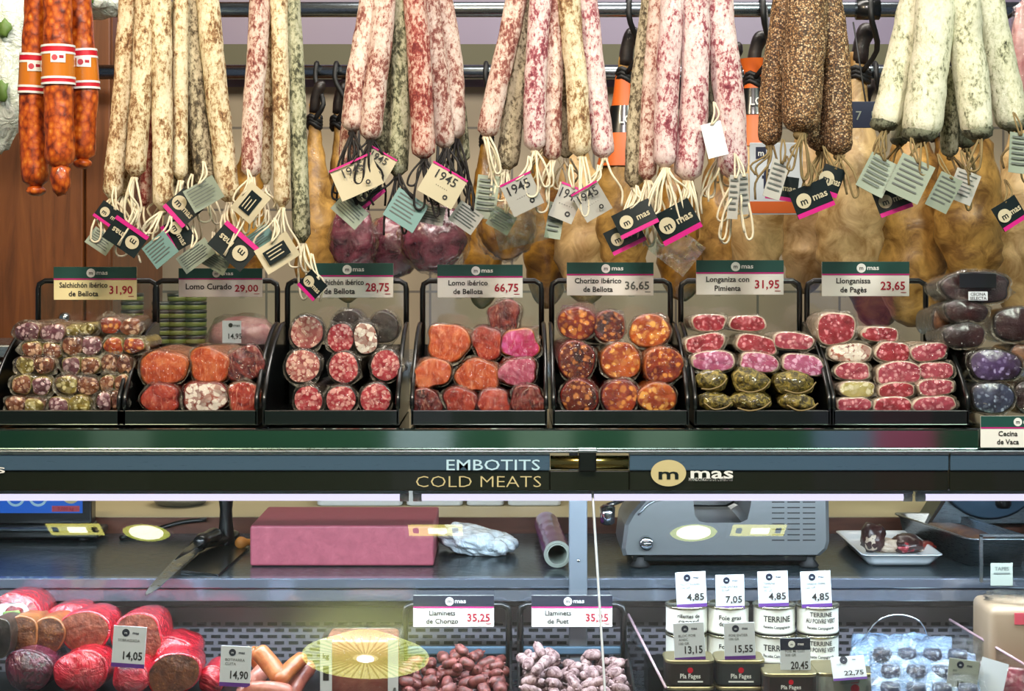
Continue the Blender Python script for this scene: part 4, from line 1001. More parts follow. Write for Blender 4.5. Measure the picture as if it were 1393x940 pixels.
grid([[(420, 544, 42, 41, 'casing_dark', 'salami_cut', 'dark red'), (464, 544, 43, 41, 'casing_dark', 'salami_cut', 'red marbled'), (511, 542, 45, 43, 'casing_dark', 'salami_cut', 'large-grained red')],
      [(411, 498, 50, 47, 'casing_dark', 'salami_cut_pale', 'pale red'), (468, 500, 44, 45, 'casing_dark', 'salami_cut', 'bright red'), (526, 497, 42, 45, 'casing_dark', 'salami_cut', 'rosy red', {'flare': .45})],
      [(415, 452, 47, 48, 'casing_dark', 'salami_cut_pale', 'dull pink large', {'flare': .15}), (461, 460, 40, 43, 'casing_dark', 'salami_cut', 'pinkish'), (500, 460, 33, 45, 'casing_dark', 'salami_cut_white', 'white-streaked', {'n': 2.6})]],
     'salami_piece', 'salami', '28,75', .15, .02, .02, 'marbled salami piece', 2.1, irr=.025, flare=.28)
for px, py, w, h, d in ((474, 442, 42, 42, 'left of two'), (522, 446, 40, 44, 'right of two')):
    piece('salami_piece', f'dark wrapped salami butt at the back of the 28,75 bin, {d}', 'salami', 'dark salami butts at the back of the 28,75 bin', px, py, w, h, .105, .09, 'casing_dark', 'casing_dark', 2.1, 0, 0, 0, .03, .3)
grid([[(581, 547, 41, 35, 'casing_red', 'loin_dark', 'dark brown-red'), (627, 546, 44, 38, 'casing_red', 'loin_red', 'two-toned red'), (672, 547, 46, 35, 'casing_red', 'loin_red', 'even red'), (719, 545, 47, 40, 'casing_red', 'loin_dark', 'dark film-creased', {'flare': .4})],
      [(590, 508, 51, 39, 'casing_orange', 'loin_orange', 'orange-rimmed pale'), (646, 511, 57, 45, 'casing_orange', 'loin_orange', 'bright orange large', {'rot': 8}), (702, 506, 53, 39, 'casing_red', 'loin_pink', 'pink-violet')],
      [(607, 466, 60, 49, 'casing_orange', 'loin_orange', 'orange large', {'rot': 6}), (662, 467, 41, 46, 'casing_red', 'loin_red', 'red narrow'), (709, 468, 54, 40, 'casing_orange', 'loin_violet', 'magenta-red', {'flare': .45})],
      [(687, 430, 43, 42, 'casing_red', 'loin_dark', 'dark uppermost', {'flare': .25})]],
     'cured_loin_piece', 'cured meat', '66,75', .14, .012, .022, 'wrapped cured loin', 2.6, flare=.25, irr=.11)
grid([[(788, 540, 51, 47, 'casing_red', 'chorizo_cut_dark', 'dark glossy'), (841, 540, 51, 47, 'casing_red', 'chorizo_cut', 'red-brown'), (893, 541, 53, 41, 'casing_orange', 'chorizo_cut_orange', 'orange-yellow')],
      [(783, 490, 51, 53, 'casing_red', 'chorizo_cut_dark', 'brown'), (847, 491, 54, 51, 'casing_orange', 'chorizo_cut_orange', 'orange large'), (901, 497, 55, 51, 'casing_orange', 'chorizo_cut', 'rust red')],
      [(784, 440, 54, 44, 'casing_red', 'chorizo_cut', 'bright red', {'flare': .45}), (831, 444, 45, 43, 'casing_red', 'chorizo_cut_dark', 'dark red'), (882, 450, 56, 45, 'casing_orange', 'chorizo_cut_orange', 'amber')]],
     'chorizo_piece', 'chorizo', '36,65', .15, .014, .022, 'wrapped chorizo piece', 2.2, flare=.25, irr=.04)
grid([[(971, 547, 46, 27, 'pepper_roll_coat', 'pepper_roll_coat', 'dark green-brown'), (1020, 547, 55, 27, 'pepper_roll_coat', 'pepper_roll_coat', 'golden brown'), (1084, 548, 53, 25, 'pepper_roll_coat', 'pepper_roll_coat', 'greenish')],
      [(968, 518, 43, 31, 'pepper_roll_coat', 'pepper_roll_coat', 'dark'), (1019, 519, 52, 35, 'pepper_roll_coat', 'pepper_roll_coat', 'round knobbly'), (1080, 522, 57, 35, 'pepper_roll_coat', 'pepper_roll_coat', 'wide lumpy')]],
     'pepper_sausage_roll', 'sausage', '31,95', .13, .012, .014, 'pepper-crusted sausage end', 2.1, wrapped=False, bulge=.012, irr=.06)
R6 = [[(971, 491, 58, 28, 'casing_pale', 'slab_pink', 'violet-pink', {'rot': -2}), (1031, 493, 52, 27, 'casing_pale', 'slab_pink', 'rosy', {'rot': 8}), (1091, 496, 58, 28, 'casing_pale', 'slab_pink', 'tilted violet-pink', {'rot': 8})],
      [(961, 467, 55, 26, 'casing_pale', 'slab_red', 'deep red', {'rot': -8}), (1027, 469, 56, 26, 'casing_pale', 'slab_red', 'red tilted', {'rot': 9}), (1078, 464, 55, 24, 'casing_pale', 'slab_rose', 'pink-red', {'rot': 6})],
      [(964, 439, 46, 24, 'casing_pale', 'slab_red', 'red', {'rot': 2}), (1017, 440, 49, 22, 'casing_pale', 'slab_red', 'red', {'rot': 2})]]
for r, row in enumerate(R6):
    for i, (px, py, w, h, bo, fa, d, o) in enumerate(row):
        rn = ['lowest', 'middle', 'top'][r]; pos = (['left', 'middle', 'right'] if len(row) == 3 else ['left', 'right'])[i]
        piece('dry_sausage_slab', f'{d} pressed slab with pale rind, {pos} of the {rn} slab row in the 31,95 bin', 'sausage', 'pressed slabs in the 31,95 bin', px, py, w, h, .04+.014*r, .13, bo, fa, 3.0, o['rot'], 0, -3, .05, .18)
R7 = [[(1162, 551, 47, 21, 'slab_rose', 'rose'), (1215, 551, 55, 21, 'slab_red', 'deep red'), (1272, 550, 60, 22, 'slab_rose', 'long rose')],
      [(1166, 530, 52, 22, 'slice_label_cream', 'yellowish labelled'), (1220, 531, 53, 20, 'slab_red', 'red'), (1274, 527, 50, 23, 'slab_rose', 'rose')],
      [(1160, 505, 46, 25, 'slab_rose', 'dull rose'), (1224, 508, 64, 31, 'slab_rose', 'large rose'), (1274, 505, 48, 25, 'slab_rose', 'pink-red')],
      [(1157, 480, 58, 25, 'salami_cut_white', 'pale'), (1214, 479, 49, 27, 'slab_red', 'red'), (1265, 479, 53, 24, 'slab_rose', 'pink')],
      [(1138, 447, 54, 43, 'slab_red', 'tall red'), (1197, 455, 51, 21, 'slab_red', 'flat red')]]
for r, row in enumerate(R7):
    for i, (px, py, w, h, fa, d) in enumerate(row):
        piece('dry_sausage_slab', f'{d} wrapped sausage slab, {where(r, 5, i, len(row), "23,65")}', 'sausage', 'wrapped slabs in the 23,65 bin', px, py, w, h, .012+.014*r, .13, 'casing_pale', fa, 2.9, random.Random(px).uniform(-5, 5), random.Random(py).uniform(-6, 6), -2, .06, .2)
# dried beef stack at right
BF = [(1352, 541, 60, 42, 'beef_blue', 'bluish dark dried beef pack, lowest of the stack at the right end', .02), (1354, 497, 72, 44, 'beef_violet', 'violet dried beef pack in the middle of the right-end stack', .03),
      (1312, 456, 56, 34, 'beef_dark', 'dark dried beef half, lower of the two rounds at the right end', .05), (1313, 424, 58, 32, 'beef_dark', 'dark dried beef half, upper of the two rounds at the right end', .06),
      (1380, 441, 56, 46, 'beef_dark', 'dark dried beef piece at the right edge above the violet pack', .055), (1394, 484, 40, 34, 'casing_brown', 'brown packed piece at the right edge beside the violet pack', .06),
      (1285, 436, 30, 38, 'casing_brown', 'small brown packed piece left of the dark dried beef rounds', .10), (1400, 540, 36, 44, 'beef_dark', 'dark pack at the right edge beside the bluish pack', .03), (1300, 490, 40, 40, 'casing_black', 'black packed piece behind the violet pack', .10), (1316, 540, 40, 44, 'casing_black', 'black packed piece behind the bluish pack', .10)]
for px, py, w, h, fa, lb, Y in BF:
    piece('dried_beef_piece', lb, 'dried beef', 'dried beef packs at the right end', px, py, w, h, Y, .12, 'casing_black', fa, 2.5, random.Random(px).uniform(-6, 6), 0, -4, .05, .22, bulge=.006)
tb = piece('dried_beef_piece', 'black-topped dried beef pack with small white label, topmost at the right end', 'dried beef', 'dried beef packs at the right end', 1328, 391, 96, 42, .07, .11, 'casing_black', 'beef_dark', 2.6, 0, 0, -3, .06, .2)
s = S(.07)
b = bm_(); box(b, -26*s, 24*s, -.014, -.0125, 20*s, 40*s, .0004); mk('black_label', b, 'black_plastic', tb, False)
b = bm_(); box(b, -14*s, 12*s, -.0135, -.012, 3*s, 15*s, .0004); lb_ = mk('label', b, 'paper_white', tb, False)
b = bm_(); text(b, 'CECINA', -1*s, 9.5*s, 4*s, -.0138, maxw=24*s); text(b, 'SELECTA', -1*s, 4*s, 4*s, -.0138, maxw=24*s); mk('lettering', b, 'ink', lb_, False)
# things on the back counter seen through the bins
def stack_cans(px, py0, n, Y, rows):
    for k in range(n):
        c = P(px, py0-k*11.5, Y)
        s = S(Y)
        t = thing('preserve_tin', f'round green tin, {ORD[k].replace(" from left", " from bottom").replace("leftmost", "lowest")} in the {rows} stack behind the 29,00 bin', 'tin', tuple(c), 'green tins stacked behind the bins')
        b = bm_(); lathe(b, [(14*s, .001), (15*s, .002), (15*s, 7*s), (14*s, 8*s)], seg=24); mk('can_body', b, 'tin_green' if 'tin_green' in M else 'leaf_green', t)
        b = bm_(); lathe(b, [(15.3*s, 7*s), (15.5*s, 11*s), (14*s, 11.3*s)], seg=24); mk('lid', b, 'tin_dark', t)
plain('tin_green', '#6f7636', .35)
for px, n, rows in ((222, 6, 'leftmost'), (243, 7, 'second'), (266, 7, 'third'), (180, 7, 'far left')):
    stack_cans(px, 479, n, .92, rows)
t = thing('bacon_pack', 'pink wrapped bacon piece with white tag behind the 29,00 bin', 'meat pack', tuple(P(330, 482, .86))); s = S(.86)
b = bm_(); blob(b, (0, 0, 26*s), (46*s, .05, 26*s), .15, 2, 3, 5); mk('meat', b, 'bacon_pink', t)
b = bm_(); blob(b, (0, 0, 27*s), (49*s, .055, 28*s), .2, 3, 3, 5); mk('plastic_film', b, 'film', t)
b = bm_(); box(b, -19*s, 6*s, -.066, -.065, 18*s, 48*s); tg = mk('price_card', b, 'paper_white', t, False)
b = bm_(); disc(b, -8*s, 42*s, 3*s, -.0665, 14); text(b, 'mas', 0, 40*s, 4*s, -.0665); text(b, '14,95', -2*s, 24*s, 7*s, -.0665, maxw=18*s); mk('lettering', b, 'ink', tg, False)

# ------------------------------------------------------------------ work shelf behind the glass
YF, YB = .18, .55
ZSH = zat(787, YF)
def on(px, py, z=ZSH):
    Y = (ZC-z)*2200/(py-HY)-D
    return P(px, py, Y)
t = thing('work_shelf', 'dark steel work shelf behind the front glass', 'shelf', (0, YF, ZSH))
b = bm_(); box(b, -1.0, 1.02, 0, YB-YF, -.012, 0, .001); mk('shelf_top', b, 'shelf_metal', t, False)
b = bm_(); box(b, -1.0, 1.02, -.004, .012, zat(800, YF)-ZSH, .001, .0015); mk('front_edge', b, 'fascia_metal', t, False)
b = bm_(); box(b, -1.0, 1.02, .0, .01, zat(818, YF)-ZSH, zat(800.5, YF)-ZSH, .001); mk('fascia', b, 'fascia_metal', t, False)
b = bm_(); box(b, -1.0, 1.02, .012, .03, zat(827, YF)-ZSH, zat(818, YF)-ZSH); mk('painted_shade_strip', b, 'black_matte', t, False)  # black strip painted in for the shade under the shelf front
b = bm_(); box(b, -1.0, 1.02, YB-YF, YB-YF+.02, -.05, zat(704, YB)-ZSH, .001); mk('back_strip', b, 'wood_red', t, False)
b = bm_(); box(b, -1.0, 1.02, YB-YF, .60, zat(704, YB)-ZSH, zat(703, YB)-ZSH); mk('back_ledge', b, 'cream_ledge', t, False)
YPN = .225
t = thing('perforated_panel', 'slotted steel back panel of the lower display case', 'panel', (0, YPN, .80))
b = bm_(); box(b, -1.0, 1.02, 0, .006, .045, zat(826, YPN)-.80); mk('panel', b, 'panel_metal', t, False)
b = bm_(); s = S(YPN)
for r in range(9):
    z = zat(848.5+8.6*r, YPN)-.80
    for k in range(76):
        x = (-20+19.2*k+(9.6 if r % 2 else 0)-696.5)*s
        if x < .96: quad(b, x, x+13*s, z-2.2*s, z+2.2*s, -.0006)
mk('slots', b, 'black_matte', t, False)
t = thing('display_deck', 'stainless deck of the lower display case', 'deck', (0, .06, .86))
b = bm_(); box(b, -1.0, 1.02, -.155, .160, -.02, .02); mk('deck_plate', b, 'steel', t, False)
b = bm_(); box(b, -1.0, 1.02, -.175, .70, -.86, -.021); mk('case_front', b, 'steel_dark', t, False)
# riser for the left pile and the can stacks
t = tag(mk('riser', box(bm_(), -.84, -.19, -.03, .12, .8805, .905, .003), 'black_plastic', None, False), 'black plastic riser under the red wrapped sausages', 'riser')
t = tag(mk('riser', box(bm_(), .19, .475, .055, .13, .8805, .927, .003), 'black_plastic', None, False), 'black riser under the round food cans', 'riser')
# upright post
t = thing('steel_post', 'upright steel post standing right of the cling film roll', 'post', tuple(P(787, 905, .165))); s = S(.165)
b = bm_(); box(b, -13*s, 12*s, 0, .010, -.06, P(0, 612, .165).z-P(0, 905, .165).z, .002); mk('upright', b, 'post_metal', t, False)
b = bm_()
for py in (762, 812): tube(b, [Vector((0, -.002, P(0, py, .165).z-P(0, 905, .165).z)), Vector((0, .004, P(0, py, .165).z-P(0, 905, .165).z))], .002, 10)
mk('screw', b, 'chrome', t)

# things on the work shelf -----------------------------------------------------
y0 = on(340, 771).y; y1 = .444; s = S(y0); x0 = P(340, 0, y0).x; x1 = P(590, 0, y0).x
t = thing('cutting_block', 'thick dusky red cutting block on the steel work shelf', 'cutting board', ((x0+x1)/2, y0, ZSH)); hw = (x1-x0)/2
b = bm_(); box(b, -hw, hw, 0, y1-y0, .001, 56*s, .0035, 3); mk('block', b, 'cutting_block', t, False)
# crumpled disposable glove
c = on(648, 757)
t = thing('disposable_glove', 'crumpled pale blue disposable glove beside the red cutting block', 'glove', (c.x, c.y+.03, ZSH)); s = S(c.y)
b = bm_(); q = bmesh.ops.create_icosphere(b, subdivisions=5, radius=1)
for v in q['verts']:
    d = v.co.copy(); k = 1+.26*noise.fractal(d*1.8+Vector((4, 2, 1)), .9, 2, 2)+.10*abs(noise.noise(d*4))
    v.co = Vector((d.x*.056*k-.002, d.y*.045*k, max(0.001, .019+d.z*.024*k+(-d.x)*.010)))
for (ax, ay, lx, ly, r) in ((.03, -.03, .030, -.006, .010), (.035, -.012, .030, .010, .010), (.02, -.036, .028, -.016, .009), (.03, .008, .03, .02, .009), (-.03, .02, -.03, .02, .012)):
    tube(b, cr([(ax, ay, .018), (ax+lx*.5, ay+ly*.5, .02), (ax+lx, ay+ly, .011)], 8), [r, r*1.05, r*.9, r, r*1.1, r*.95, r, r*.8, r*.4], 10, True, 0, .25, int(ax*1000))
mk('glove_body', b, 'glove_white', t)
# cling film roll
pa = Vector((.0690, .250, ZSH+.0215)); pb = Vector((.0575, .535, ZSH+.0215))
t = thing('cling_film_roll', 'roll of violet-tinted cling film lying left of the steel post', 'film roll', (pa.x, pa.y, ZSH))
dr = (pb-pa).normalized(); up = Vector((0, 0, .0215))
b = bm_(); n_ = 14
tube(b, [up+dr*(.004+.27*i/n_) for i in range(n_+1)], [.0205+.0006*math.sin(i*2.1) for i in range(n_+1)], 28, False, 0, .02, 3)
f0 = up+dr*.004
mk('film_body', b, 'cling_film', t)
b = bm_()
def ringface(bm, c, d, ro, ri, seg=28):
    u = Vector((1, 0, 0)); u = (u-d*u.dot(d)).normalized(); w_ = d.cross(u)
    o = [bm.verts.new(c+(u*math.cos(2*math.pi*k/seg)+w_*math.sin(2*math.pi*k/seg))*ro) for k in range(seg)]
    i_ = [bm.verts.new(c+(u*math.cos(2*math.pi*k/seg)+w_*math.sin(2*math.pi*k/seg))*ri) for k in range(seg)]
    for k in range(seg): bm.faces.new((o[k], o[(k+1) % seg], i_[(k+1) % seg], i_[k]))
ringface(b, f0, dr, .0206, .0165)
tube(b, [up, up+dr*.285], .0166, 28, False); tube(b, [up+dr*.285, up], .0145, 28, False); ringface(b, up, dr, .0166, .0145)
mk('cardboard_core', b, 'paper_grey', t)
# knife, sharpening steel and dark board
t = thing('chopping_mat', 'dark thin chopping mat under the knives', 'cutting board', tuple(on(300, 770)))
o_ = on(300, 770)
b = bm_(); ps = [on(339, 747)-o_, on(297, 785)-o_, on(246, 779)-o_, on(292, 738)-o_]
lo = [b.verts.new((p.x, p.y, .0005)) for p in ps]; hi = [b.verts.new((p.x, p.y, .004)) for p in ps]
b.faces.new(lo[::-1]); b.faces.new(hi)
for i in range(4): b.faces.new((lo[i], lo[(i+1) % 4], hi[(i+1) % 4], hi[i]))
mk('mat', b, 'black_plastic', t, False)
zk = ZSH+.012
kt, kh, ke = on(198, 810, zk), on(264, 746, zk), on(322, 728, zk)
t = thing('ham_knife', 'long black-handled knife with its blade sticking out over the shelf edge', 'knife', tuple(kh))
b = bm_(); ax = (kt-kh); ln = ax.length; ax.normalize(); sd_ = Vector((-ax.y, ax.x, 0))
prof = [(-.02, .012, -.010), (0, .014, -.013), (.3, .012, -.012), (.6, .010, -.009), (.85, .008, -.006), (.95, .005, -.003), (1, .001, 0)]
top = [[ax*ln*f+sd_*a, ax*ln*f+sd_*c_] for f, a, c_ in prof]
va = [[b.verts.new(p+Vector((0, 0, .0012))) for p in r] for r in top]; vb = [[b.verts.new(p-Vector((0, 0, .0004))) for p in r] for r in top]
for i in range(len(top)-1):
    b.faces.new((va[i][0], va[i][1], va[i+1][1], va[i+1][0])); b.faces.new((vb[i][1], vb[i][0], vb[i+1][0], vb[i+1][1]))
    for j in (0, 1): b.faces.new((va[i][j], va[i+1][j], vb[i+1][j], vb[i][j]))
mk('blade', b, 'steel', t, False)
b = bm_(); hd = ke-kh; tube(b, cr([Vector((0, 0, .002)), hd*.25+Vector((0, 0, .003)), hd*.6+Vector((0, 0, .002)), hd+Vector((0, 0, .003))], 14), [.010, .014, .014, .012, .0115, .012, .0125, .013, .0135, .014, .0145, .015, .015, .012, .006], 14, True, 0, 0, 0, .7)
mk('handle', b, 'black_plastic', t)
kt2, kh2 = on(238, 762, zk+.012), on(270, 738, zk+.014); t = thing('boning_knife', 'short black knife crossed behind the long knife', 'knife', tuple(kh2))
b = bm_(); dv = kt2-kh2; ke2 = on(296, 727, zk+.012)-kh2
tube(b, [Vector((0, 0, 0)), dv*.5, dv], [.009, .007, .001], 8, True, 0, 0, 0, .15); mk('blade', b, 'steel_dark', t)
b = bm_(); tube(b, cr([(0, 0, 0), ke2*.5+Vector((0, 0, .002)), ke2], 10), [.009, .011, .012, .011, .010, .0105, .011, .012, .0125, .011, .006], 12); mk('handle', b, 'black_plastic', t)
c = P(306, 727, .42); t = thing('sharpening_steel', 'black upright handle of a sharpening steel standing behind the knives', 'sharpening steel', (c.x, .43, ZSH)); s = S(.43)
b = bm_(); pr = [(.013, .002), (.015, .006), (.013, .02), (.011, .04), (.010, .06), (.012, .075), (.013, .085), (.009, .092)]
lathe(b, pr, seg=18); mk('handle', b, 'black_plastic', t)
b = bm_(); lathe(b, [(.009, .092), (.010, .096), (.010, .108), (.008, .112)], seg=18); mk('collar', b, 'chrome', t)
b = bm_(); tube(b, cr([(0, 0, .112), (.002, 0, .125), (.03, 0, .130), (.05, .002, .124)], 10), .004, 8); mk('hook', b, 'black_plastic', t)
c = on(330, 749); t = thing('wooden_spatula', 'orange wooden spatula end poking out left of the red cutting block', 'spatula', (c.x, c.y, ZSH))
b = bm_(); tube(b, cr([(-.012, 0, .012), (.01, .01, .012), (.05, .05, .012)], 12), [.004, .008, .010, .010, .009, .006, .005, .0045, .004, .004, .004, .004, .003], 12, True, 0, 0, 0, .8)
mk('handle', b, 'cork_orange', t)
# scale at left
c = on(40, 738); s = S(c.y)
t = thing('weighing_scale', 'dark weighing scale with blue display at the left end of the work shelf', 'scale', (c.x, c.y, ZSH))
b = bm_(); box(b, -78*s, 92*s, .0, .075, .006, 15*s, .003); mk('base', b, 'black_plastic', t, False)
b = bm_(); box(b, -85*s, 78*s, -.004, .07, 15*s, 20*s, .002); mk('platform', b, 'steel_dark', t, False)
b = bm_(); box(b, -85*s, 78*s, .03, .06, 20*s, 84*s, .003); mk('display_case', b, 'black_plastic', t, False)
b = bm_(); quad(b, -84*s, 66*s, 36*s, 80*s, .029); sc_ = mk('screen', b, 'screen_blue', t, False)
b = bm_(); quad(b, 24*s, 62*s, 38*s, 46*s, .0284); mk('red_field', b, 'pink_print', sc_, False)
b = bm_(); text(b, '0,000 kg', 43*s, 40*s, 4.5*s, .0280, maxw=34*s); mk('lettering', b, 'crimson_ink', sc_, False)
b = bm_()
for x in (-26, 5): disc(b, x*s, 58*s, 13*s, .0284, 24, 0, 9.5*s)
mk('dial_ring', b, 'pale_blue', sc_, False)
b = bm_(); disc(b, 50*s, 62*s, 13*s, .0284, 24); mk('dial_plate', b, 'sign_gold', sc_, False)
b = bm_()
for sx in (-70, 70):
    for yy in (.015, .06): lathe(b, [(.008, 0.0005), (.009, .007)], (sx*s, yy, 0), 12)
mk('foot', b, 'rubber', t)
b = bm_(); tube(b, cr([(120*s, .02, .004), (150*s, .06, .006), (190*s, .07, .020), (230*s, .07, .026)], 14), .004, 8); mk('cable', b, 'black_plastic', t)
# bowl and tubs on the ledge
ZL = zat(703, YB)
c = P(243, 690, .66); t = thing('steel_bowl', 'shallow round steel bowl on the ledge behind the knives', 'bowl', (c.x, .68, ZL)); s = S(.68)
b = bm_(); lathe(b, [(.03, .001), (.044, .004), (.052, .014), (.053, .016), (.050, .015), (.042, .006), (.02, .004)], seg=36); mk('bowl_body', b, 'steel', t)
for x0_, x1_, lb in ((430, 548, 'long grey food tub on the ledge behind the cutting block'), (552, 630, 'clear white food tub on the ledge, left of three above the glove'), (634, 686, 'white food tub on the ledge, middle of three above the glove'), (690, 764, 'white ribbed food tub on the ledge behind the cling film')):
    c = P((x0_+x1_)/2, 691, .66); s = S(.66); hw = (x1_-x0_)/2*s-.001
    t = thing('food_tub', lb, 'tub', (c.x, .66, ZL), 'tubs on the ledge')
    b = bm_(); prism(b, rrect(hw*2, .09, .008), .001, .05, 0, 'z', .002)
    for v in b.verts: v.co.y += .045
    mk('tub_body', b, 'plastic_white', t, False)
    b = bm_(); prism(b, rrect(hw*2+.004, .094, .008), .046, .056, 0, 'z', .002)
    for v in b.verts: v.co.y += .045
    mk('lid', b, 'plastic_white', t, False)
    b = bm_()
    for k in range(3): quad(b, -hw*.85, hw*.85, .012+.01*k, .014+.01*k, .0035)
    mk('rib', b, 'paper_grey', t, False)

# slicer
YSL = .245; s = S(YSL)
c = P(985, 778, YSL)
t = thing('meat_slicer', 'grey metal meat slicer with round knob and vent slots on the work shelf', 'slicer', (c.x, YSL, ZSH))
def L(px, py): return ((px-985)*s, P(0, py, YSL).z-ZSH)
prof = [L(848, 757), L(846, 748), L(850, 715), L(858, 700), (L(875, 680)), L(888, 672), L(905, 667), L(928, 667), L(935, 672), L(938, 682), L(940, 702), L(946, 711), L(956, 714), L(1012, 714), L(1022, 708), L(1026, 690), L(1028, 664), L(1034, 655), L(1044, 652), L(1112, 652), L(1124, 658), L(1128, 668), L(1129, 738), L(1126, 748), L(1116, 757)]
b = bm_(); prism(b, prof[::-1], 0, .15, 0, 'y', .006); ob = mk('housing', b, 'slicer_metal', t, False)
b = bm_()
for k in range(8):
    for j in range(3):
        x, z = L(1050+21*j, 683+7.4*k); quad(b, x, x+17*s, z-.8*s, z+.8*s, -.0004)
mk('vent', b, 'black_matte', ob, False)
b = bm_(); x, z = L(879, 738); tube(b, [Vector((x, .001, z)), Vector((x, -.008, z)), Vector((x, -.010, z))], [.011, .0105, .008], 20); box(b, x-.008, x+.008, -.012, -.009, z-.0015, z+.0015)
mk('knob', b, 'chrome', t)
for x_, y_ in ((872, .02), (1104, .02), (872, .13), (1104, .13)):
    x, z = L(x_, 757); b = bm_(); lathe(b, [(.013, .0005), (.015, .003), (.010, .010), (.009, z+.003)], (x, y_, 0), 18); mk('foot', b, 'rubber', t)
b = bm_(); x0_, z0_ = L(862, 757); x1_, z1_ = L(1112, 766); box(b, x0_, x1_, .012, .14, z1_, z0_+.002, .002); mk('underside_tray', b, 'black_plastic', t, False)
b = bm_(); x, z = L(938, 706); tube(b, cr([(L(868, 700)[0], -.003, L(868, 700)[1]), (L(884, 684)[0], -.003, L(884, 684)[1]), (L(905, 678)[0], -.003, L(905, 678)[1])], 8), .0018, 8); mk('trim_bar', b, 'steel', t)
b = bm_(); disc_pts = [(.02, .0), (.075, .004), (.088, .010), (.09, .011), (.088, .012), (.02, .014)]
lathe(b, disc_pts, (L(985, 0)[0], .155, L(0, 690)[1]), 40, 0, 'y'); mk('blade', b, 'chrome', t)
b = bm_(); x, z = L(828, 705); lathe(b, [(.006, -.015), (.011, -.012), (.012, .012), (.007, .016)], (x, .03, z), 18); tube(b, [Vector((x, .03, z+.014)), Vector((L(850, 690)[0], .05, z+.02))], .004, 8)
mk('handle', b, 'chrome', t)
b = bm_(); x, z = L(845, 672); box(b, x-.012, x+.016, .02, .045, z-.010, z+.014, .003); mk('guard', b, 'plastic_white', t, False)

# white tray with meat offcuts
cA = on(1228, 772); yb_ = .465; s = S(cA.y)
t = thing('white_tray', 'white plastic tray holding meat offcuts right of the slicer', 'tray', (cA.x, cA.y, ZSH))
dp = yb_-cA.y
b = bm_()
def trr(w, d, z, r=.012): return [(x, y+dp/2, z) for x, y in rrect(w, d, r, 5)]
rings_mesh(b, [trr(.095, dp*.90, .001), trr(.105, dp*.95, .008), trr(.121, dp*1.02, .018), trr(.124, dp*1.04, .0185), trr(.124, dp*1.04, .0165+.003), trr(.117, dp*1.0, .0195), trr(.103, dp*.94, .009), trr(.092, dp*.88, .004)])
mk('tray_body', b, 'plastic_white', t)
def offcut(px, py, rx, rz, ry, m1, m2, label, seed):
    c_ = P(px, py+rz, on(px, 757).y); sc_ = S(c_.y)
    o = thing('meat_offcut', label, 'meat', (c_.x, c_.y+.01, ZSH+.0045), 'offcuts on the white tray')
    bb = bm_(); blob(bb, (0, 0, rz*sc_), (rx*sc_, ry, rz*sc_), .28, 1.8, 3, seed); mk('meat', bb, m1, o)
    bb = bm_(); blob(bb, (-.004, -ry*.55, rz*sc_*.8), (rx*sc_*.55, ry*.5, rz*sc_*.6), .3, 2, 3, seed+3); mk('fat', bb, m2, o)
offcut(1189, 735, 17, 20, .018, 'beef_dark', 'casing_pale', 'upright dark and white meat offcut at left on the white tray', 3)
offcut(1211, 746, 17, 10, .015, 'casing_pale', 'casing_pale', 'pale fat offcut in front on the white tray', 6)
offcut(1236, 744, 24, 12, .022, 'beef_dark', 'slab_red', 'dark red meat offcut at the middle of the white tray', 9)
offcut(1260, 748, 16, 8, .015, 'casing_red', 'casing_pale', 'red strip of meat at the right of the white tray', 12)
# steel food container and acrylic guard at right
c = on(1322, 775); s = S(c.y)
t = thing('steel_container', 'long steel container of brown pate right of the white tray', 'container', (c.x+.02, c.y+.06, ZSH))
b = bm_(); rr_ = lambda w, d, z: [(x-(y*.25), y+.07, z) for x, y in rrect(w, d, .014, 5)]
rings_mesh(b, [rr_(.085, .21, .001), rr_(.095, .23, .04), rr_(.105, .24, .043), rr_(.105, .24, .045), rr_(.092, .225, .044), rr_(.082, .205, .02)]); mk('container_body', b, 'steel', t)
b = bm_(); blob(b, (0, .07, .028), (.038, .09, .014), .08, 3, 3, 8)
for v in b.verts: v.co.x -= (v.co.y-.07)*.25
mk('pate', b, 'casing_brown', t)
t = thing('acrylic_guard', 'clear acrylic guard panel at the right end of the work shelf', 'panel', tuple(on(1365, 792))); c = on(1365, 792); s = S(c.y)
b = bm_(); box(b, -31*s, 60*s, 0, .003, 0, 64*s, .0005); mk('pane', b, 'acrylic', t, False)
b = bm_(); box(b, -32*s, -28*s, -.001, .004, 0, 64*s); box(b, -32*s, 60*s, -.001, .004, 62*s, 65*s); mk('edge_strip', b, 'steel', t, False)
c2 = on(1357, 794); s = S(c2.y-.02); t = thing('shelf_tag', 'small grey tag standing before the acrylic guard at right', 'tag', (c2.x, c2.y-.02, ZSH))
b = bm_(); box(b, -15*s, 15*s, 0, .001, .001, 32*s); mk('card', b, 'paper_grey', t, False)
b = bm_(); text(b, 'TAPES', 0, 22*s, 5*s, -.0006, maxw=22*s); quad(b, -11*s, 11*s, 17*s, 19*s, -.0006); mk('lettering', b, 'ink_grey', t, False)
b = bm_(); box(b, -15*s, 15*s, -.004, .006, .0004, .002); mk('foot', b, 'acrylic', t, False)
c = P(1350, 738, .50); t = thing('slicing_machine', 'dark steel machine behind the acrylic guard at the far right', 'slicer', (P(1345, 0, .46).x, .46, ZSH)); s = S(.46)
b = bm_(); prism(b, [(-.10, .03), (.12, .03), (.12, .10), (.06, .15), (-.02, .15), (-.05, .11)], 0, .08, 0, 'y', .006); hs = mk('housing', b, 'steel_dark', t, False)
b = bm_(); lathe(b, [(.02, 0), (.085, .003), (.09, .006), (.02, .01)], (.0, -.014, .13), 36, 0, 'y'); mk('blade', b, 'steel_blue', t)
b = bm_()
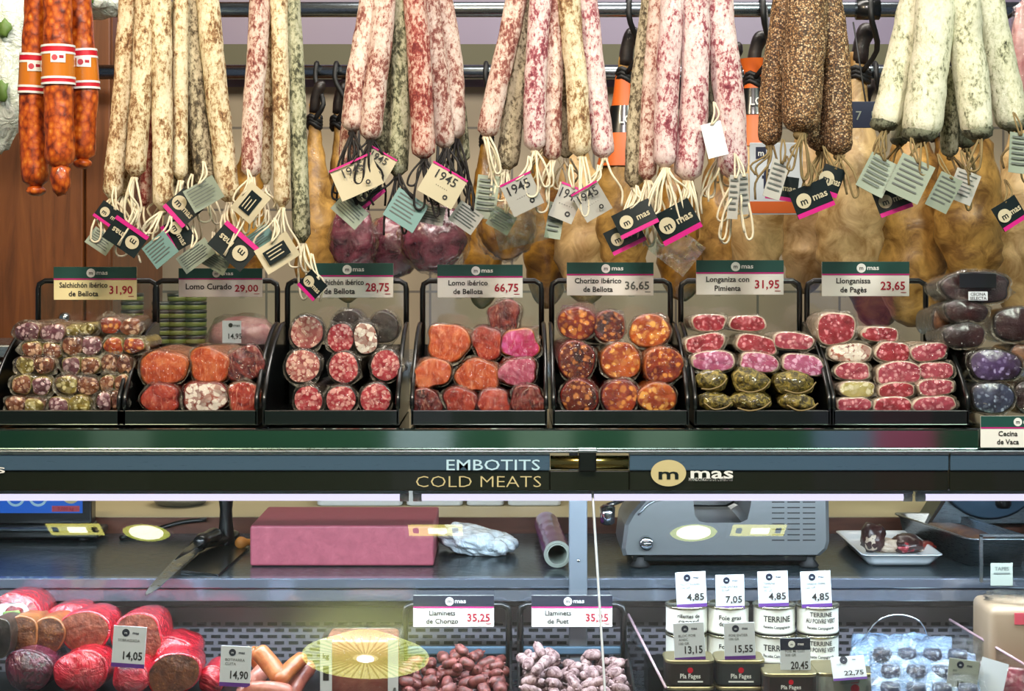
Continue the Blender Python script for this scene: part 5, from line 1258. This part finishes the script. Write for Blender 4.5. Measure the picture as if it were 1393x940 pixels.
for xx in (-.07, .09):
    lathe(b, [(.014, .001), (.015, .006), (.010, .032)], (xx, .04, 0), 14)
mk('foot', b, 'rubber', t)
b = bm_(); lathe(b, [(.010, .06), (.013, .065), (.013, .085), (.008, .09)], (.02, -.012, 0), 16); mk('knob', b, 'black_plastic', t)

# ------------------------------------------------------------------ lower display case
# two small bins with mini sausages
ZD = .8805
for (x0p, x1p, lb, hl) in ((547, 696, 'black wire-backed bin of mini chorizos', 'A'), (704, 852, 'black wire-backed bin of pale mini sausages', 'B')):
    Yh = .165; X0, X1 = P(x0p, 0, Yh).x, P(x1p, 0, Yh).x; zc_ = zat(823, Yh)-ZD
    t = thing('display_bin', lb, 'bin', ((X0+X1)/2, -.06, ZD), 'small bins in the lower case'); hw = (X1-X0)/2; d = Yh+.06
    b = bm_(); box(b, -hw, hw, 0, d, .0, .004); mk('base', b, 'black_plastic', t, False)
    b = bm_(); box(b, -hw, hw, 0, .004, .004, .022); mk('front_lip', b, 'bin_lip', t, False)
    for sx in (-hw, hw-.003):
        b = bm_(); prism(b, [(0, .0), (0, .02), (.05, .034), (.12, .05), (d-.02, .058), (d, .058), (d, .0)], sx, sx+.003, 0, 'x'); mk('side_panel', b, 'black_plastic', t, False)
    b = bm_(); tube(b, [Vector((-hw+.004, d, .002)), Vector((-hw+.004, d, zc_-.012)), Vector((-hw+.006, d, zc_-.004)), Vector((-hw+.014, d, zc_)), Vector((hw-.014, d, zc_)), Vector((hw-.006, d, zc_-.004)), Vector((hw-.004, d, zc_-.012)), Vector((hw-.004, d, .002))], .0048, 8); mk('back_hoop', b, 'black_plastic', t)
    b = bm_(); box(b, -hw+.008, hw-.008, d-.004, d+.004, zat(890, Yh)-ZD, zat(879, Yh)-ZD, .002); mk('back_bar', b, 'steel_blue', t, False)
price_sign(562, 672, 810, 853, .145, 'Llaminets', 'de Chorizo', '35,25', 'price sign with dark header reading Llaminets de Chorizo 35,25', 'paper_sign', 'crimson_ink', 'navy_print')
price_sign(723, 833, 810, 853, .145, 'Llaminets', 'de Fuet', '35,25', 'price sign with dark header reading Llaminets de Fuet 35,25', 'paper_sign', 'crimson_ink', 'navy_print', .33)
def mini_mesh(seed, mat):
    rr = random.Random(seed); l = rr.uniform(.022, .031); r = rr.uniform(.0068, .0085); bd = rr.uniform(-.003, .003)
    pts = cr([(-l/2, 0, 0), (0, bd, 0), (l/2, 0, 0)], 10)
    prof = [.25, .75, .95, 1, 1.02, 1.0, 1.02, 1, .94, .72, .22]
    b = bm_(); tube(b, pts, [r*p for p in prof], 10, True, 0, .22, seed)
    for sg in (-1, 1): blob(b, (sg*(l/2+.001), 0, 0), (.0022, .002, .002), .2, 3, 1, seed)
    return mk('mini_sausage', b, mat)
for nm, mat, xa, xb, lab, grp, heap in (('mini_chorizo', 'mini_chorizo', 549, 690, 'small dark red mini chorizo in the pile of the left small bin', 'mini chorizos', (625, .05)), ('mini_fuet', 'mini_fuet', 712, 846, 'small pale mouldy mini sausage in the pile of the right small bin', 'pale mini sausages', (730, .02))):
    protos = [mini_mesh(k+(50 if nm == 'mini_fuet' else 0), mat) for k in range(5)]
    rr = random.Random(len(lab)); cnt = 0; used = set()
    def put(x, y, z):
        global _o
        k = rr.randrange(5)
        o = protos[k] if k not in used else protos[k].copy()
        if k in used: C.objects.link(o)
        used.add(k)
        o.name = nm; o.location = (x, y, z); o.rotation_euler = (rr.uniform(0, 6), rr.uniform(-.5, .5), rr.choice([rr.uniform(-.5, .5), rr.uniform(1.1, 2.0), rr.uniform(0, 3)]))
        tag(o, lab, 'sausage', grp)
    for lay, (z, ny) in enumerate(((.895, 6), (.909, 6), (.920, 5))):
        for iy in range(ny):
            y = -.03+.165*iy/(ny-1)-(.0 if lay < 2 else .0); s_ = S(y)
            xa_, xb_ = P(xa, 0, .15).x+.010, P(xb, 0, .15).x-.010
            nx = 6 if lay < 2 else 5
            for ix in range(nx):
                if lay == 2 and rr.random() < .25: continue
                x = xa_+(xb_-xa_)*(ix+.5*(lay % 2)*.6)/(nx-1)*.98
                put(min(xb_, x+rr.uniform(-.004, .004)), y+rr.uniform(-.004, .004), z+rr.uniform(-.002, .002)+(.004 if iy == ny-1 else 0))
    hx_ = P(heap[0], 0, .09).x
    for dx, dy, dz in ((-.012, .02, .934), (.012, .02, .935), (0, .05, .936), (0, -.01, .935), (.004, .045, .947), (-.022, .05, .933), (.02, .055, .934)):
        put(hx_+dx, .03+dy, dz)
    for k in range(5):
        if k not in used: bpy.data.objects.remove(protos[k])

# red wrapped spreadable sausages at left
def red(px, py, w, h, Y, L, body, face, label, **kw):
    return piece('spreadable_sausage', label, 'sausage', 'wrapped spreadable sausages at lower left', px, py, w, h, Y, L, body, face, kw.get('n', 2.2), kw.get('rot', 0), kw.get('yaw', 0), kw.get('pitch', -4), kw.get('irr', .05), .2, kw.get('wrapped', True), kw.get('bulge', .004))
ra = red(22, 838, 66, 62, .09, .10, 'red_wrap', 'crimson_wrap', 'big red wrapped sausage with white label at the left edge, uppermost', wrapped=False, bulge=.014)
s = S(.09); b = bm_(); prof_ = outline(50*s, 36*s, 3, random.Random(3), 24, .05)
b.faces.new([b.verts.new((x-.004, -.0155+abs(x)*.12+abs(z)*.15, z+32*s)) for x, z in prof_]); lbp = mk('label', b, 'paper_white', ra, False)
b = bm_(); blob(b, (-.002, -.0165, 36*s), (13*s, .0008, 4*s), .5, 2, 2, 2); mk('label_print', b, 'leaf_green', lbp)
for a in [
 (30, 863, 42, 50, .035, .09, 'liver_tan', 'spread_dark', 'tan-brown liver sausage half, left of two lobes below the labelled red one', {'wrapped': False, 'n': 2.3}),
 (66, 864, 44, 48, .04, .09, 'liver_tan', 'spread_dark', 'tan-brown liver sausage half, right of two lobes below the labelled red one', {'wrapped': False, 'n': 2.3}),
 (117, 859, 70, 56, .045, .10, 'red_wrap', 'spread_brown', 'red wrapped sausage with wide brown cut face at the top of the left pile', {'wrapped': False, 'rot': -4}),
 (192, 867, 72, 66, .05, .10, 'red_wrap', 'spread_brown', 'red wrapped sausage with cut face behind the 14,05 tag', {'wrapped': False, 'rot': -10}),
 (38, 912, 66, 56, .0, .10, 'maroon_wrap', 'maroon_wrap', 'dark maroon wrapped sausage at the lower left', {'wrapped': False, 'bulge': .014}),
 (109, 914, 74, 58, -.005, .10, 'red_wrap', 'red_wrap', 'bright red wrapped sausage end at the front of the left pile', {'wrapped': False, 'bulge': .014}),
 (177, 922, 50, 46, -.015, .08, 'red_wrap', 'red_wrap', 'red wrapped sausage end under the 14,05 tag', {'wrapped': False, 'bulge': .012}),
 (229, 892, 62, 50, .055, .10, 'red_wrap', 'red_wrap', 'red wrapped sausage lying behind the dark cut one', {'wrapped': False, 'bulge': .014, 'rot': 12}),
 (243, 917, 74, 58, -.01, .10, 'red_wrap', 'spread_dark', 'red wrapped sausage with dark brown cut face left of the 14,90 tag', {'wrapped': False, 'rot': -14, 'yaw': 6}),
 (287, 926, 34, 40, .015, .10, 'red_wrap', 'red_wrap', 'red wrapped sausage end behind the 14,90 tag', {'wrapped': False, 'bulge': .01}),
 (90, 842, 60, 40, .12, .08, 'red_wrap', 'red_wrap', 'red wrapped sausage at the back between the labelled one and the wide cut one', {'wrapped': False, 'bulge': .01}),
 (0, 868, 28, 56, .0, .08, 'casing_dark', 'casing_black', 'grey film-wrapped piece cut by the left edge of the photo', {'wrapped': False}),
]: red(*a[:9], **a[9])
# cooked sausages
def soft(label, pts, w, Y, mat, seed):
    ps = [P(x, y, Y+dy) for x, y, dy in pts]; o = ps[0]; s = S(Y)
    t = thing('cooked_sausage', label, 'sausage', tuple(o), 'tan sausages beside the 14,90 tag')
    b = bm_(); q = cr([p-o for p in ps], 20); L_ = len(q); r = w*s/2
    tube(b, q, [r*math.sqrt(max(.08, 1-max(0, 1-min(i, L_-1-i)/3.0)**2)) for i in range(L_)], 14, True, 0, .06, seed); mk('casing', b, mat, t)
    b = bm_(); blob(b, q[0], (.003, .003, .004), .2, 2, 1, 1); blob(b, q[-1], (.003, .003, .004), .2, 2, 1, 2); mk('tie', b, 'twine_brown', t)
soft('tan cooked sausage on top, slanting down from the 14,90 tag', [(349, 882, .03), (366, 902, .02), (384, 926, .0)], 26, .0, 'tan_sausage', 1)
soft('tan cooked sausage on top, leaning from the upper right', [(415, 893, .04), (396, 908, .02), (378, 930, -.01)], 22, .0, 'tan_sausage', 2)
soft('pinkish cooked sausage at right of the tan ones', [(424, 902, .05), (408, 922, .03), (394, 950, .0)], 24, .01, 'pink_sausage', 3)
soft('pinkish cooked sausage at lower left of the tan ones', [(366, 905, .05), (350, 922, .03), (338, 945, .02)], 24, .02, 'pink_sausage', 4)
soft('pink cooked sausage lowest in front of the tan ones', [(322, 946, .0), (356, 938, -.01), (400, 944, .0)], 24, -.02, 'pink_sausage', 5)
soft('cooked sausage half hidden behind the 14,90 tag', [(338, 882, .06), (348, 896, .06), (356, 912, .06)], 20, .02, 'tan_sausage', 6)
# pack with orange label behind the lamp reflection
c = P(490, 950, .0); s = S(.0)
t = thing('sliced_meat_pack', 'plastic pack of pinkish meat with clear frame at the bottom centre-left', 'meat pack', (c.x, .0, .9055))
b = bm_(); prism(b, rrect(96*s, .075, .008), .0, .072, 0, 'z', .003)
for v in b.verts: v.co.y += .04; v.co.z += 0
mk('meat_block', b, 'pink_sausage', t)
b = bm_(); prism(b, rrect(108*s, .086, .010), -.001, .077, 0, 'z', .003)
for v in b.verts: v.co.y += .04
mk('plastic_film', b, 'film', t)
b = bm_(); box(b, -54*s, -38*s, -.0045, -.0035, .004, .076); box(b, 38*s, 52*s, -.0045, -.0035, .004, .076); mk('label', b, 'paper_white', t, False)
b = bm_(); text(b, 'kg', -46*s, .05, .007, -.005); quad(b, -50*s, -42*s, .02, .04, -.005); mk('lettering', b, 'ink', t, False)
c = P(495, 881, .06); s = S(.06)
t = thing('label_card', 'small clear-framed card with orange panel leaning behind the pink meat pack', 'card', tuple(c), None, (math.radians(-32), 0, 0))
b = bm_(); box(b, -41*s, 41*s, 0, .003, 0, 28*s, .0008); mk('card', b, 'paper_grey', t, False)
b = bm_(); quad(b, -32*s, 32*s, 4*s, 22*s, -.0008); pn_ = mk('orange_panel', b, 'orange_band', t, False)
b = bm_(); disc(b, -2*s, 15*s, 3.5*s, -.0012, 14); mk('emblem', b, 'navy_print', pn_, False)
t = tag(mk('riser', box(bm_(), -.29, -.16, -.045, .12, .8805, .9045, .003), 'black_plastic', None, False), 'black riser under the pink meat pack', 'riser')

# small portrait price tags
def small_tag(x0p, y0p, x1p, y1p, Y, price, nl, label, rot=0, head=None, card='paper_white', pitch=0, base='purple_print'):
    s = S(Y); W_, H_ = (x1p-x0p)*s, (y1p-y0p)*s
    t = thing('price_tag', label, 'price tag', tuple(P((x0p+x1p)/2, y1p, Y)), 'small upright price tags', (math.radians(pitch), math.radians(rot), 0))
    b = bm_(); box(b, -W_/2, W_/2, 0, .0012, 0, H_, .0004); mk('card', b, card, t, False)
    b = bm_(); quad(b, -W_/2, W_/2, 0, H_*.10, -.0004); mk('base_stripe', b, base, t, False)
    if head: b = bm_(); quad(b, -W_/2, W_/2, H_*.69, H_, -.0003); mk('header', b, head, t, False)
    lm = 'print_white' if head else 'navy_print'
    b = bm_(); disc(b, -W_*.12, H_*.845, W_*.115, -.0006, 18); text(b, 'mas', W_*.18, H_*.815, H_*.07, -.0006, maxw=W_*.3); mk('logo', b, lm, t, False)
    b = bm_(); text(b, 'm', -W_*.12, H_*.815, H_*.06, -.0009); mk('logo_letter', b, 'navy_print' if head else 'paper_white', t, False)
    b = bm_(); rr = random.Random(int(x0p+y0p))
    words = nl.split('/')
    for i, wd in enumerate(words): text(b, wd, -W_*.34, H_*(.63-.10*i), H_*.065, -.0005, 'l', maxw=W_*.66, bold=False)
    mk('small_print', b, 'ink_grey', t, False)
    b = bm_(); text(b, price, W_*.42, H_*.20, H_*.19, -.0006, 'r', w=W_*.58); mk('lettering', b, 'ink', t, False)
    b = bm_(); box(b, -W_*.28, W_*.28, .0014, .012, -.003, .004, .0005); mk('holder', b, 'acrylic', t, False)
for a in [
 (151, 852, 196, 908, -.03, '14,05', 'SOBRASSADA', 'white price tag reading 14,05 stuck in the red sausages', 4),
 (298, 879, 340, 934, -.035, '14,90', 'BOTIFARRA/CUITA', 'white price tag reading 14,90 before the tan sausages', 3),
 (921, 778, 962, 826, .075, '4,85', 'RILLETTES ANEC/130 GR', 'white price tag reading 4,85 on the leftmost can', -3),
 (974, 782, 1013, 829, .075, '7,05', 'FOIE ENTIER/130 GR', 'white price tag reading 7,05 on the second can', -1),
 (1032, 777, 1073, 825, .075, '4,85', 'TERRINE/ANEC/130 GR', 'white price tag reading 4,85 on the third can', -2),
 (1091, 777, 1132, 826, .075, '4,85', 'TERRINE PEBRE/130 GR', 'white price tag reading 4,85 on the rightmost can', -3),
 (918, 847, 960, 899, .005, '13,15', 'BLOC FOIE/ANEC/100 GR', 'white price tag reading 13,15 on the left dark tin', -3),
 (986, 847, 1028, 897, .005, '15,55', 'FOIE ENTIER/100 GR', 'white price tag reading 15,55 on the middle dark tin', -2),
 (1062, 868, 1103, 920, -.012, '20,45', 'FOIE MI CUIT/200 GR', 'price tag with navy header reading 20,45 on the third dark tin', -1, 'navy_print'),
 (1134, 893, 1180, 925, -.02, '22,75', 'FOIE', 'tilted white price tag reading 22,75 on the grey tin', -4, None, 'paper_white', -25),
 (1286, 898, 1328, 946, -.045, '12,10', 'PIT/ANEC', 'greyish price tag reading 12,10 in front of the silver bags', 8, None, 'paper_grey', -6),
]: small_tag(*a)

# round cans, two high, four columns
def can(px, pytop, Y, zb, h, w, label, words, big):
    s = S(Y); r = w*s/2; c = P(px, 0, Y)
    t = thing('food_can', label, 'can', (c.x, Y, zb), 'round white cans')
    b = bm_(); lathe(b, [(r*.96, .0005), (r*1.0, .003), (r*.985, .005), (r*.985, h-.005), (r, h-.0035), (r*.97, h-.003)], seg=40); mk('can_body', b, 'can_label' if 'can_label' in M else 'paper_white', t)
    b = bm_(); lathe(b, [(r*1.01, h-.004), (r*1.035, h-.0025), (r*1.02, h-.0008), (r*.95, h-.0008), (r*.93, h-.003), (r*.4, h-.0028), (.002, h-.0028)], seg=40)
    mk('lid', b, 'can_metal', t)
    b = bm_(); R_ = r*.99+.0003
    for (wd, z, hh, mw) in words: text(b, wd, 0, z*h, hh*h, 0, 'c', None, True, 0, w=mw*r)
    for v in b.verts:
        a = v.co.x/R_; v.co.x = R_*math.sin(a); v.co.y = -R_*math.cos(a)
    mk('lettering', b, 'ink', t, False)
plain('can_label', '#dcdcd2', .4)
YC = .098; zlo = .9275; hC = (zat(826, YC-.03)-zlo)/2-.0003
TE = [('TERRINE', .48, .2, 1.35), ('Recette Campagnarde', .25, .1, 1.35)]; TP = [('TERRINE', .66, .15, 1.1), ('AU POIVRE VERT', .44, .15, 1.5), ('Recette Campagnarde', .22, .1, 1.35)]
RI = [('rillettes de', .62, .13, 1.1), ('canard', .42, .16, 1.0)]; FO = [('Foie gras', .55, .15, 1.1), ('de Canard', .33, .15, 1.1)]
for col, (px, wd, nm) in enumerate(((934, RI, 'leftmost'), (990, FO, 'second from left'), (1053, TE, 'third from left'), (1112, TP, 'rightmost'))):
    for lv, ln in ((0, 'lower'), (1, 'upper')):
        can(px, 0, YC, zlo+lv*(hC+.0003), hC, 57, f'round white food can, {ln} one of the {nm} column of four', wd, 0)
# square dark tins
def tin(px, w, Y, zb, h, label, dark, words, dep=.05, blank=False):
    s = S(Y); c = P(px, 0, Y); W_ = w*s
    t = thing('meat_tin', label, 'tin', (c.x, Y, zb), 'flat tins in front of the cans')
    b = bm_(); prism(b, rrect(W_, dep, .010), .0005, h-.004, 0, 'z', .0015)
    for v in b.verts: v.co.y += dep/2
    mk('tin_body', b, dark, t, False)
    b = bm_(); prism(b, rrect(W_+.002, dep+.002, .011), h-.006, h-.001, 0, 'z', .0012)
    for v in b.verts: v.co.y += dep/2
    mk('lid', b, 'gold_metal', t, False)
    b = bm_(); quad(b, -W_*.40, W_*.40, h*.1, h*.75, -.0006); lb = mk('label', b, dark, t, False)
    b = bm_(); text(b, words, 0, h*.30, h*.17, -.0010, maxw=W_*.42); quad(b, -W_*.26, W_*.26, h*.14, h*.20, -.0010); mk('lettering', b, 'print_white', lb, False)
    b = bm_(); disc(b, 0, h*.60, h*.11, -.0010, 12); mk('emblem', b, 'red_print', lb, False)
Zt = zat(893, .0); ht = .0262
for (px, w, Y, nm, mt, wd) in ((939, 66, .0, 'left', 'tin_dark', 'Pla Fages'), (1008, 66, .0, 'middle', 'tin_dark_grey', 'Pla Fages'), (1076, 72, -.03, 'third', 'tin_dark', 'Pla Fages')):
    top_ = zat(897 if nm != 'third' else 915, Y)
    nlev = max(1, int((top_-ZD)/ht)); hh = (top_-ZD)/nlev
    for k in range(nlev):
        tin(px, w, Y, ZD+k*hh, hh-.0002, f'dark flat tin with gold lid, {["lowest", "middle", "top"][k] if nlev == 3 else ["lower", "top"][k]} of the {nm} stack', mt, wd)
top_ = zat(912, .01)
tin(1163, 100, .0, ZD, top_-ZD, 'wide grey tin with red emblem under the 22,75 tag', 'tin_grey' if 'tin_grey' in M else 'paper_grey', 'Micuit', .07)
# silver bags at right
c = P(1226, 905, .05); s = S(.05)
t = thing('silver_bag', 'silvery plastic bag lying behind the 12,10 tag', 'bag', (c.x, .05, ZD), None, (0, 0, math.radians(-8)))
b = bm_(); q = bmesh.ops.create_grid(b, x_segments=40, y_segments=26, size=1)
for v in b.verts:
    x, y = v.co.x, v.co.y; ed = max(abs(x), abs(y)); pf = max(0, 1-ed**4)
    z = .035+.042*(y+1)/2+pf*.012*(1+.9*noise.fractal(Vector((x*2.2, y*2.2, 3)), .7, 2, 4))
    v.co = Vector((x*.070+.008*y, y*.062+.01, z+.004*noise.noise(Vector((x*3, y*3, 0)))))
r_ = bmesh.ops.solidify(b, geom=b.faces[:], thickness=.012); mk('bag_body', b, 'bag_silver', t)
b = bm_(); tube(b, cr([(-.05, .05, .07), (-.03, .03, .105), (.0, .03, .115), (.03, .03, .105), (.045, .05, .07)], 16), .0012, 6); mk('wire_loop', b, 'chrome', t)
c = P(1256, 920, .0); s = S(.0)
t = thing('sliced_rounds_pack', 'clear pack of blue-grey rounds in front of the silvery bag', 'meat pack', (c.x, .0, ZD), None, (0, 0, math.radians(-4)))
b = bm_(); q = bmesh.ops.create_grid(b, x_segments=30, y_segments=20, size=1)
for v in b.verts:
    x, y = v.co.x, v.co.y; ed = max(abs(x), abs(y)); pf = max(0, 1-ed**4)
    v.co = Vector((x*.072+.006*y, y*.05-.01, .03+.042*(y+1)/2+pf*.010*(1+noise.noise(Vector((x*3, y*3, 5))))))
bmesh.ops.solidify(b, geom=b.faces[:], thickness=.010); mk('pack_body', b, 'bag_silver', t)
for r in range(3):
    for k in range(4):
        x, y = -.052+.034*k+.006*(r % 2), -.048+.034*r
        z = .03+.042*(y+.01+.05)/.10
        b = bm_(); lathe(b, [(.0125, z+.004), (.0135, z+.010), (.012, z+.017), (.004, z+.018)], (x, y, 0), 18); mk('meat_round', b, 'beef_blue', t)
b = bm_(); q = bmesh.ops.create_grid(b, x_segments=20, y_segments=14, size=1)
for v in b.verts:
    x, y = v.co.x, v.co.y
    v.co = Vector((x*.076+.006*y, y*.055-.01, .05+.044*(y+1)/2+.006*max(0, 1-max(abs(x), abs(y))**4)+.003*noise.noise(Vector((x*4, y*4, 2)))))
mk('plastic_film', b, 'film', t)
t = thing('white_card', 'white card standing right of the 12,10 tag', 'card', tuple(P(1344, 948, -.03)), None, (math.radians(-8), math.radians(10), math.radians(-30))); s = S(-.03)
b = bm_(); box(b, -18*s, 18*s, 0, .001, -.03, 50*s); mk('card', b, 'paper_white', t, False)
b = bm_(); box(b, -18*s, 18*s, .001, .012, -.03, -.026); mk('foot', b, 'acrylic', t, False)
# tan packed block at right edge
c = P(1392, 910, .05); s = S(.05)
t = thing('wrapped_cheese_block', 'tan film-wrapped block at the lower right edge', 'food block', (c.x, .05, ZD))
zt3 = zat(826, .05)-ZD
b = bm_(); box(b, -46*s, 46*s, 0, .09, .002, zt3, .012, 4); mk('block', b, 'bread_tan', t)
b = bm_(); blob(b, (0, .045, zt3+.004), (38*s, .035, .008), .4, 3, 3, 3); mk('plastic_film', b, 'film', t)
b = bm_(); box(b, -12*s, 40*s, -.001, .0005, zt3-.024, zt3-.008); mk('label', b, 'pink_print', t, False)
t = piece('cured_loin_piece', 'pink wrapped meat piece in front of the tan block at the lower right corner', 'cured meat', None, 1384, 932, 84, 44, -.01, .05, 'bacon_pink', 'slab_rose', 2.6, 6, 0, -10, .06, .2)
# acrylic dividers
def divider(a, b_, label, mat='divider_edge'):
    A, B = P(*a), P(*b_)
    t = thing('acrylic_divider', label, 'divider', (B.x, B.y, ZD))
    q = [(A-B), Vector((0, 0, 0))]; zb0 = B.z-ZD
    bb = bm_(); th = .0012
    pts = [Vector((0, 0, 0)), Vector((A.x-B.x, A.y-B.y, 0)), Vector((A.x-B.x, A.y-B.y, A.z-ZD)), Vector((0, 0, zb0))]
    vs = [[bb.verts.new(p+Vector((sg*th, 0, 0))) for p in pts] for sg in (-1, 1)]
    bb.faces.new(vs[0]); bb.faces.new(vs[1][::-1])
    for i in range(4): bb.faces.new((vs[0][i], vs[1][i], vs[1][(i+1) % 4], vs[0][(i+1) % 4]))
    mk('pane', bb, 'acrylic', t, False)
    bb = bm_(); tube(bb, [Vector((0, 0, zb0)), Vector((A.x-B.x, A.y-B.y, A.z-ZD))], .002, 6); mk('edge', bb, mat, t)
plain('divider_edge', '#a58a94', .25)
divider((855, 836, .16), (906, 936, -.05), 'clear divider with pinkish edge left of the cans')
divider((1292, 843, .16), (1400, 908, -.02), 'clear divider left of the tan block at the right edge')

# ------------------------------------------------------------------ ceiling lamps over the aisle (seen mirrored in the front glass)
def downlight(x, y, label):
    t = thing('ceiling_lamp', label, 'lamp', (x, y, 2.95), 'round ceiling lamps')
    b = bm_(); lathe(b, [(.070, -.007), (.02, -.008)], seg=32); mk('diffuser', b, 'lamp_glow', t)
    b = bm_(); lathe(b, [(.096, -.004), (.070, -.0065)], seg=32); mk('diffuser_rim', b, 'lamp_rim', t)
    b = bm_(); lathe(b, [(.112, -.002), (.112, -.012), (.098, -.014), (.097, -.003)], seg=32); mk('trim_ring', b, 'chrome', t)
downlight(-1.49, -4.13, 'round ceiling lamp over the aisle at left'); downlight(.74, -4.13, 'round ceiling lamp over the aisle at right')
def panel_lamp(x, y, label):
    t = thing('ceiling_lamp', label, 'lamp', (x, y, 2.95), 'rectangular ceiling lamps')
    b = bm_(); box(b, -.11, .11, -.06, .06, -.008, -.004); mk('diffuser', b, 'lamp_glow_yellow', t, False)
    b = bm_(); box(b, -.03, .045, -.03, .02, -.014, -.008, .003); mk('bulb', b, 'lamp_glow', t, False)
    b = bm_()
    for x_ in (-.08, .08): box(b, x_-.012, x_+.012, -.02, .02, -.016, -.008, .003)
    mk('spring_clip', b, 'black_plastic', t, False)
    b = bm_()
    for (a0, a1, b0, b1) in ((-.125, -.11, -.075, .075), (.11, .125, -.075, .075), (-.11, .11, -.075, -.06), (-.11, .11, .06, .075)): box(b, a0, a1, b0, b1, -.012, 0)
    mk('frame', b, 'plastic_white', t, False)
panel_lamp(-1.77, -4.09, 'rectangular ceiling lamp over the aisle, leftmost'); panel_lamp(-.31, -4.10, 'rectangular ceiling lamp over the aisle, middle'); panel_lamp(1.0, -4.10, 'rectangular ceiling lamp over the aisle, rightmost')
t = thing('pendant_lamp', 'wide ribbed yellow-green pendant lamp over the aisle', 'lamp', (-.67, -5.2, 2.95))
b = bm_(); lathe(b, [(.29, -.15), (.29, -.145), (.12, -.06), (.05, -.04)], seg=48)
for i, v in enumerate(b.verts):
    k = 1+.02*math.sin(math.atan2(v.co.y, v.co.x)*48); v.co.x *= k; v.co.y *= k
mk('shade', b, 'pendant_glow', t)
b = bm_()
for k in range(40):
    a = 2*math.pi*k/40; d_ = Vector((math.cos(a), math.sin(a), 0)); tube(b, [d_*.06+Vector((0, 0, -.152)), d_*.28+Vector((0, 0, -.152))], .004, 5)
mk('ribs', b, 'pendant_rib', t)
b = bm_(); lathe(b, [(.015, -.145), (.04, -.152), (.04, -.16), (.01, -.165)], seg=24); mk('bulb', b, 'pendant_bulb', t)
b = bm_(); tube(b, [Vector((0, 0, 0)), Vector((0, 0, -.04))], .006, 8); mk('cord', b, 'black_matte', t)
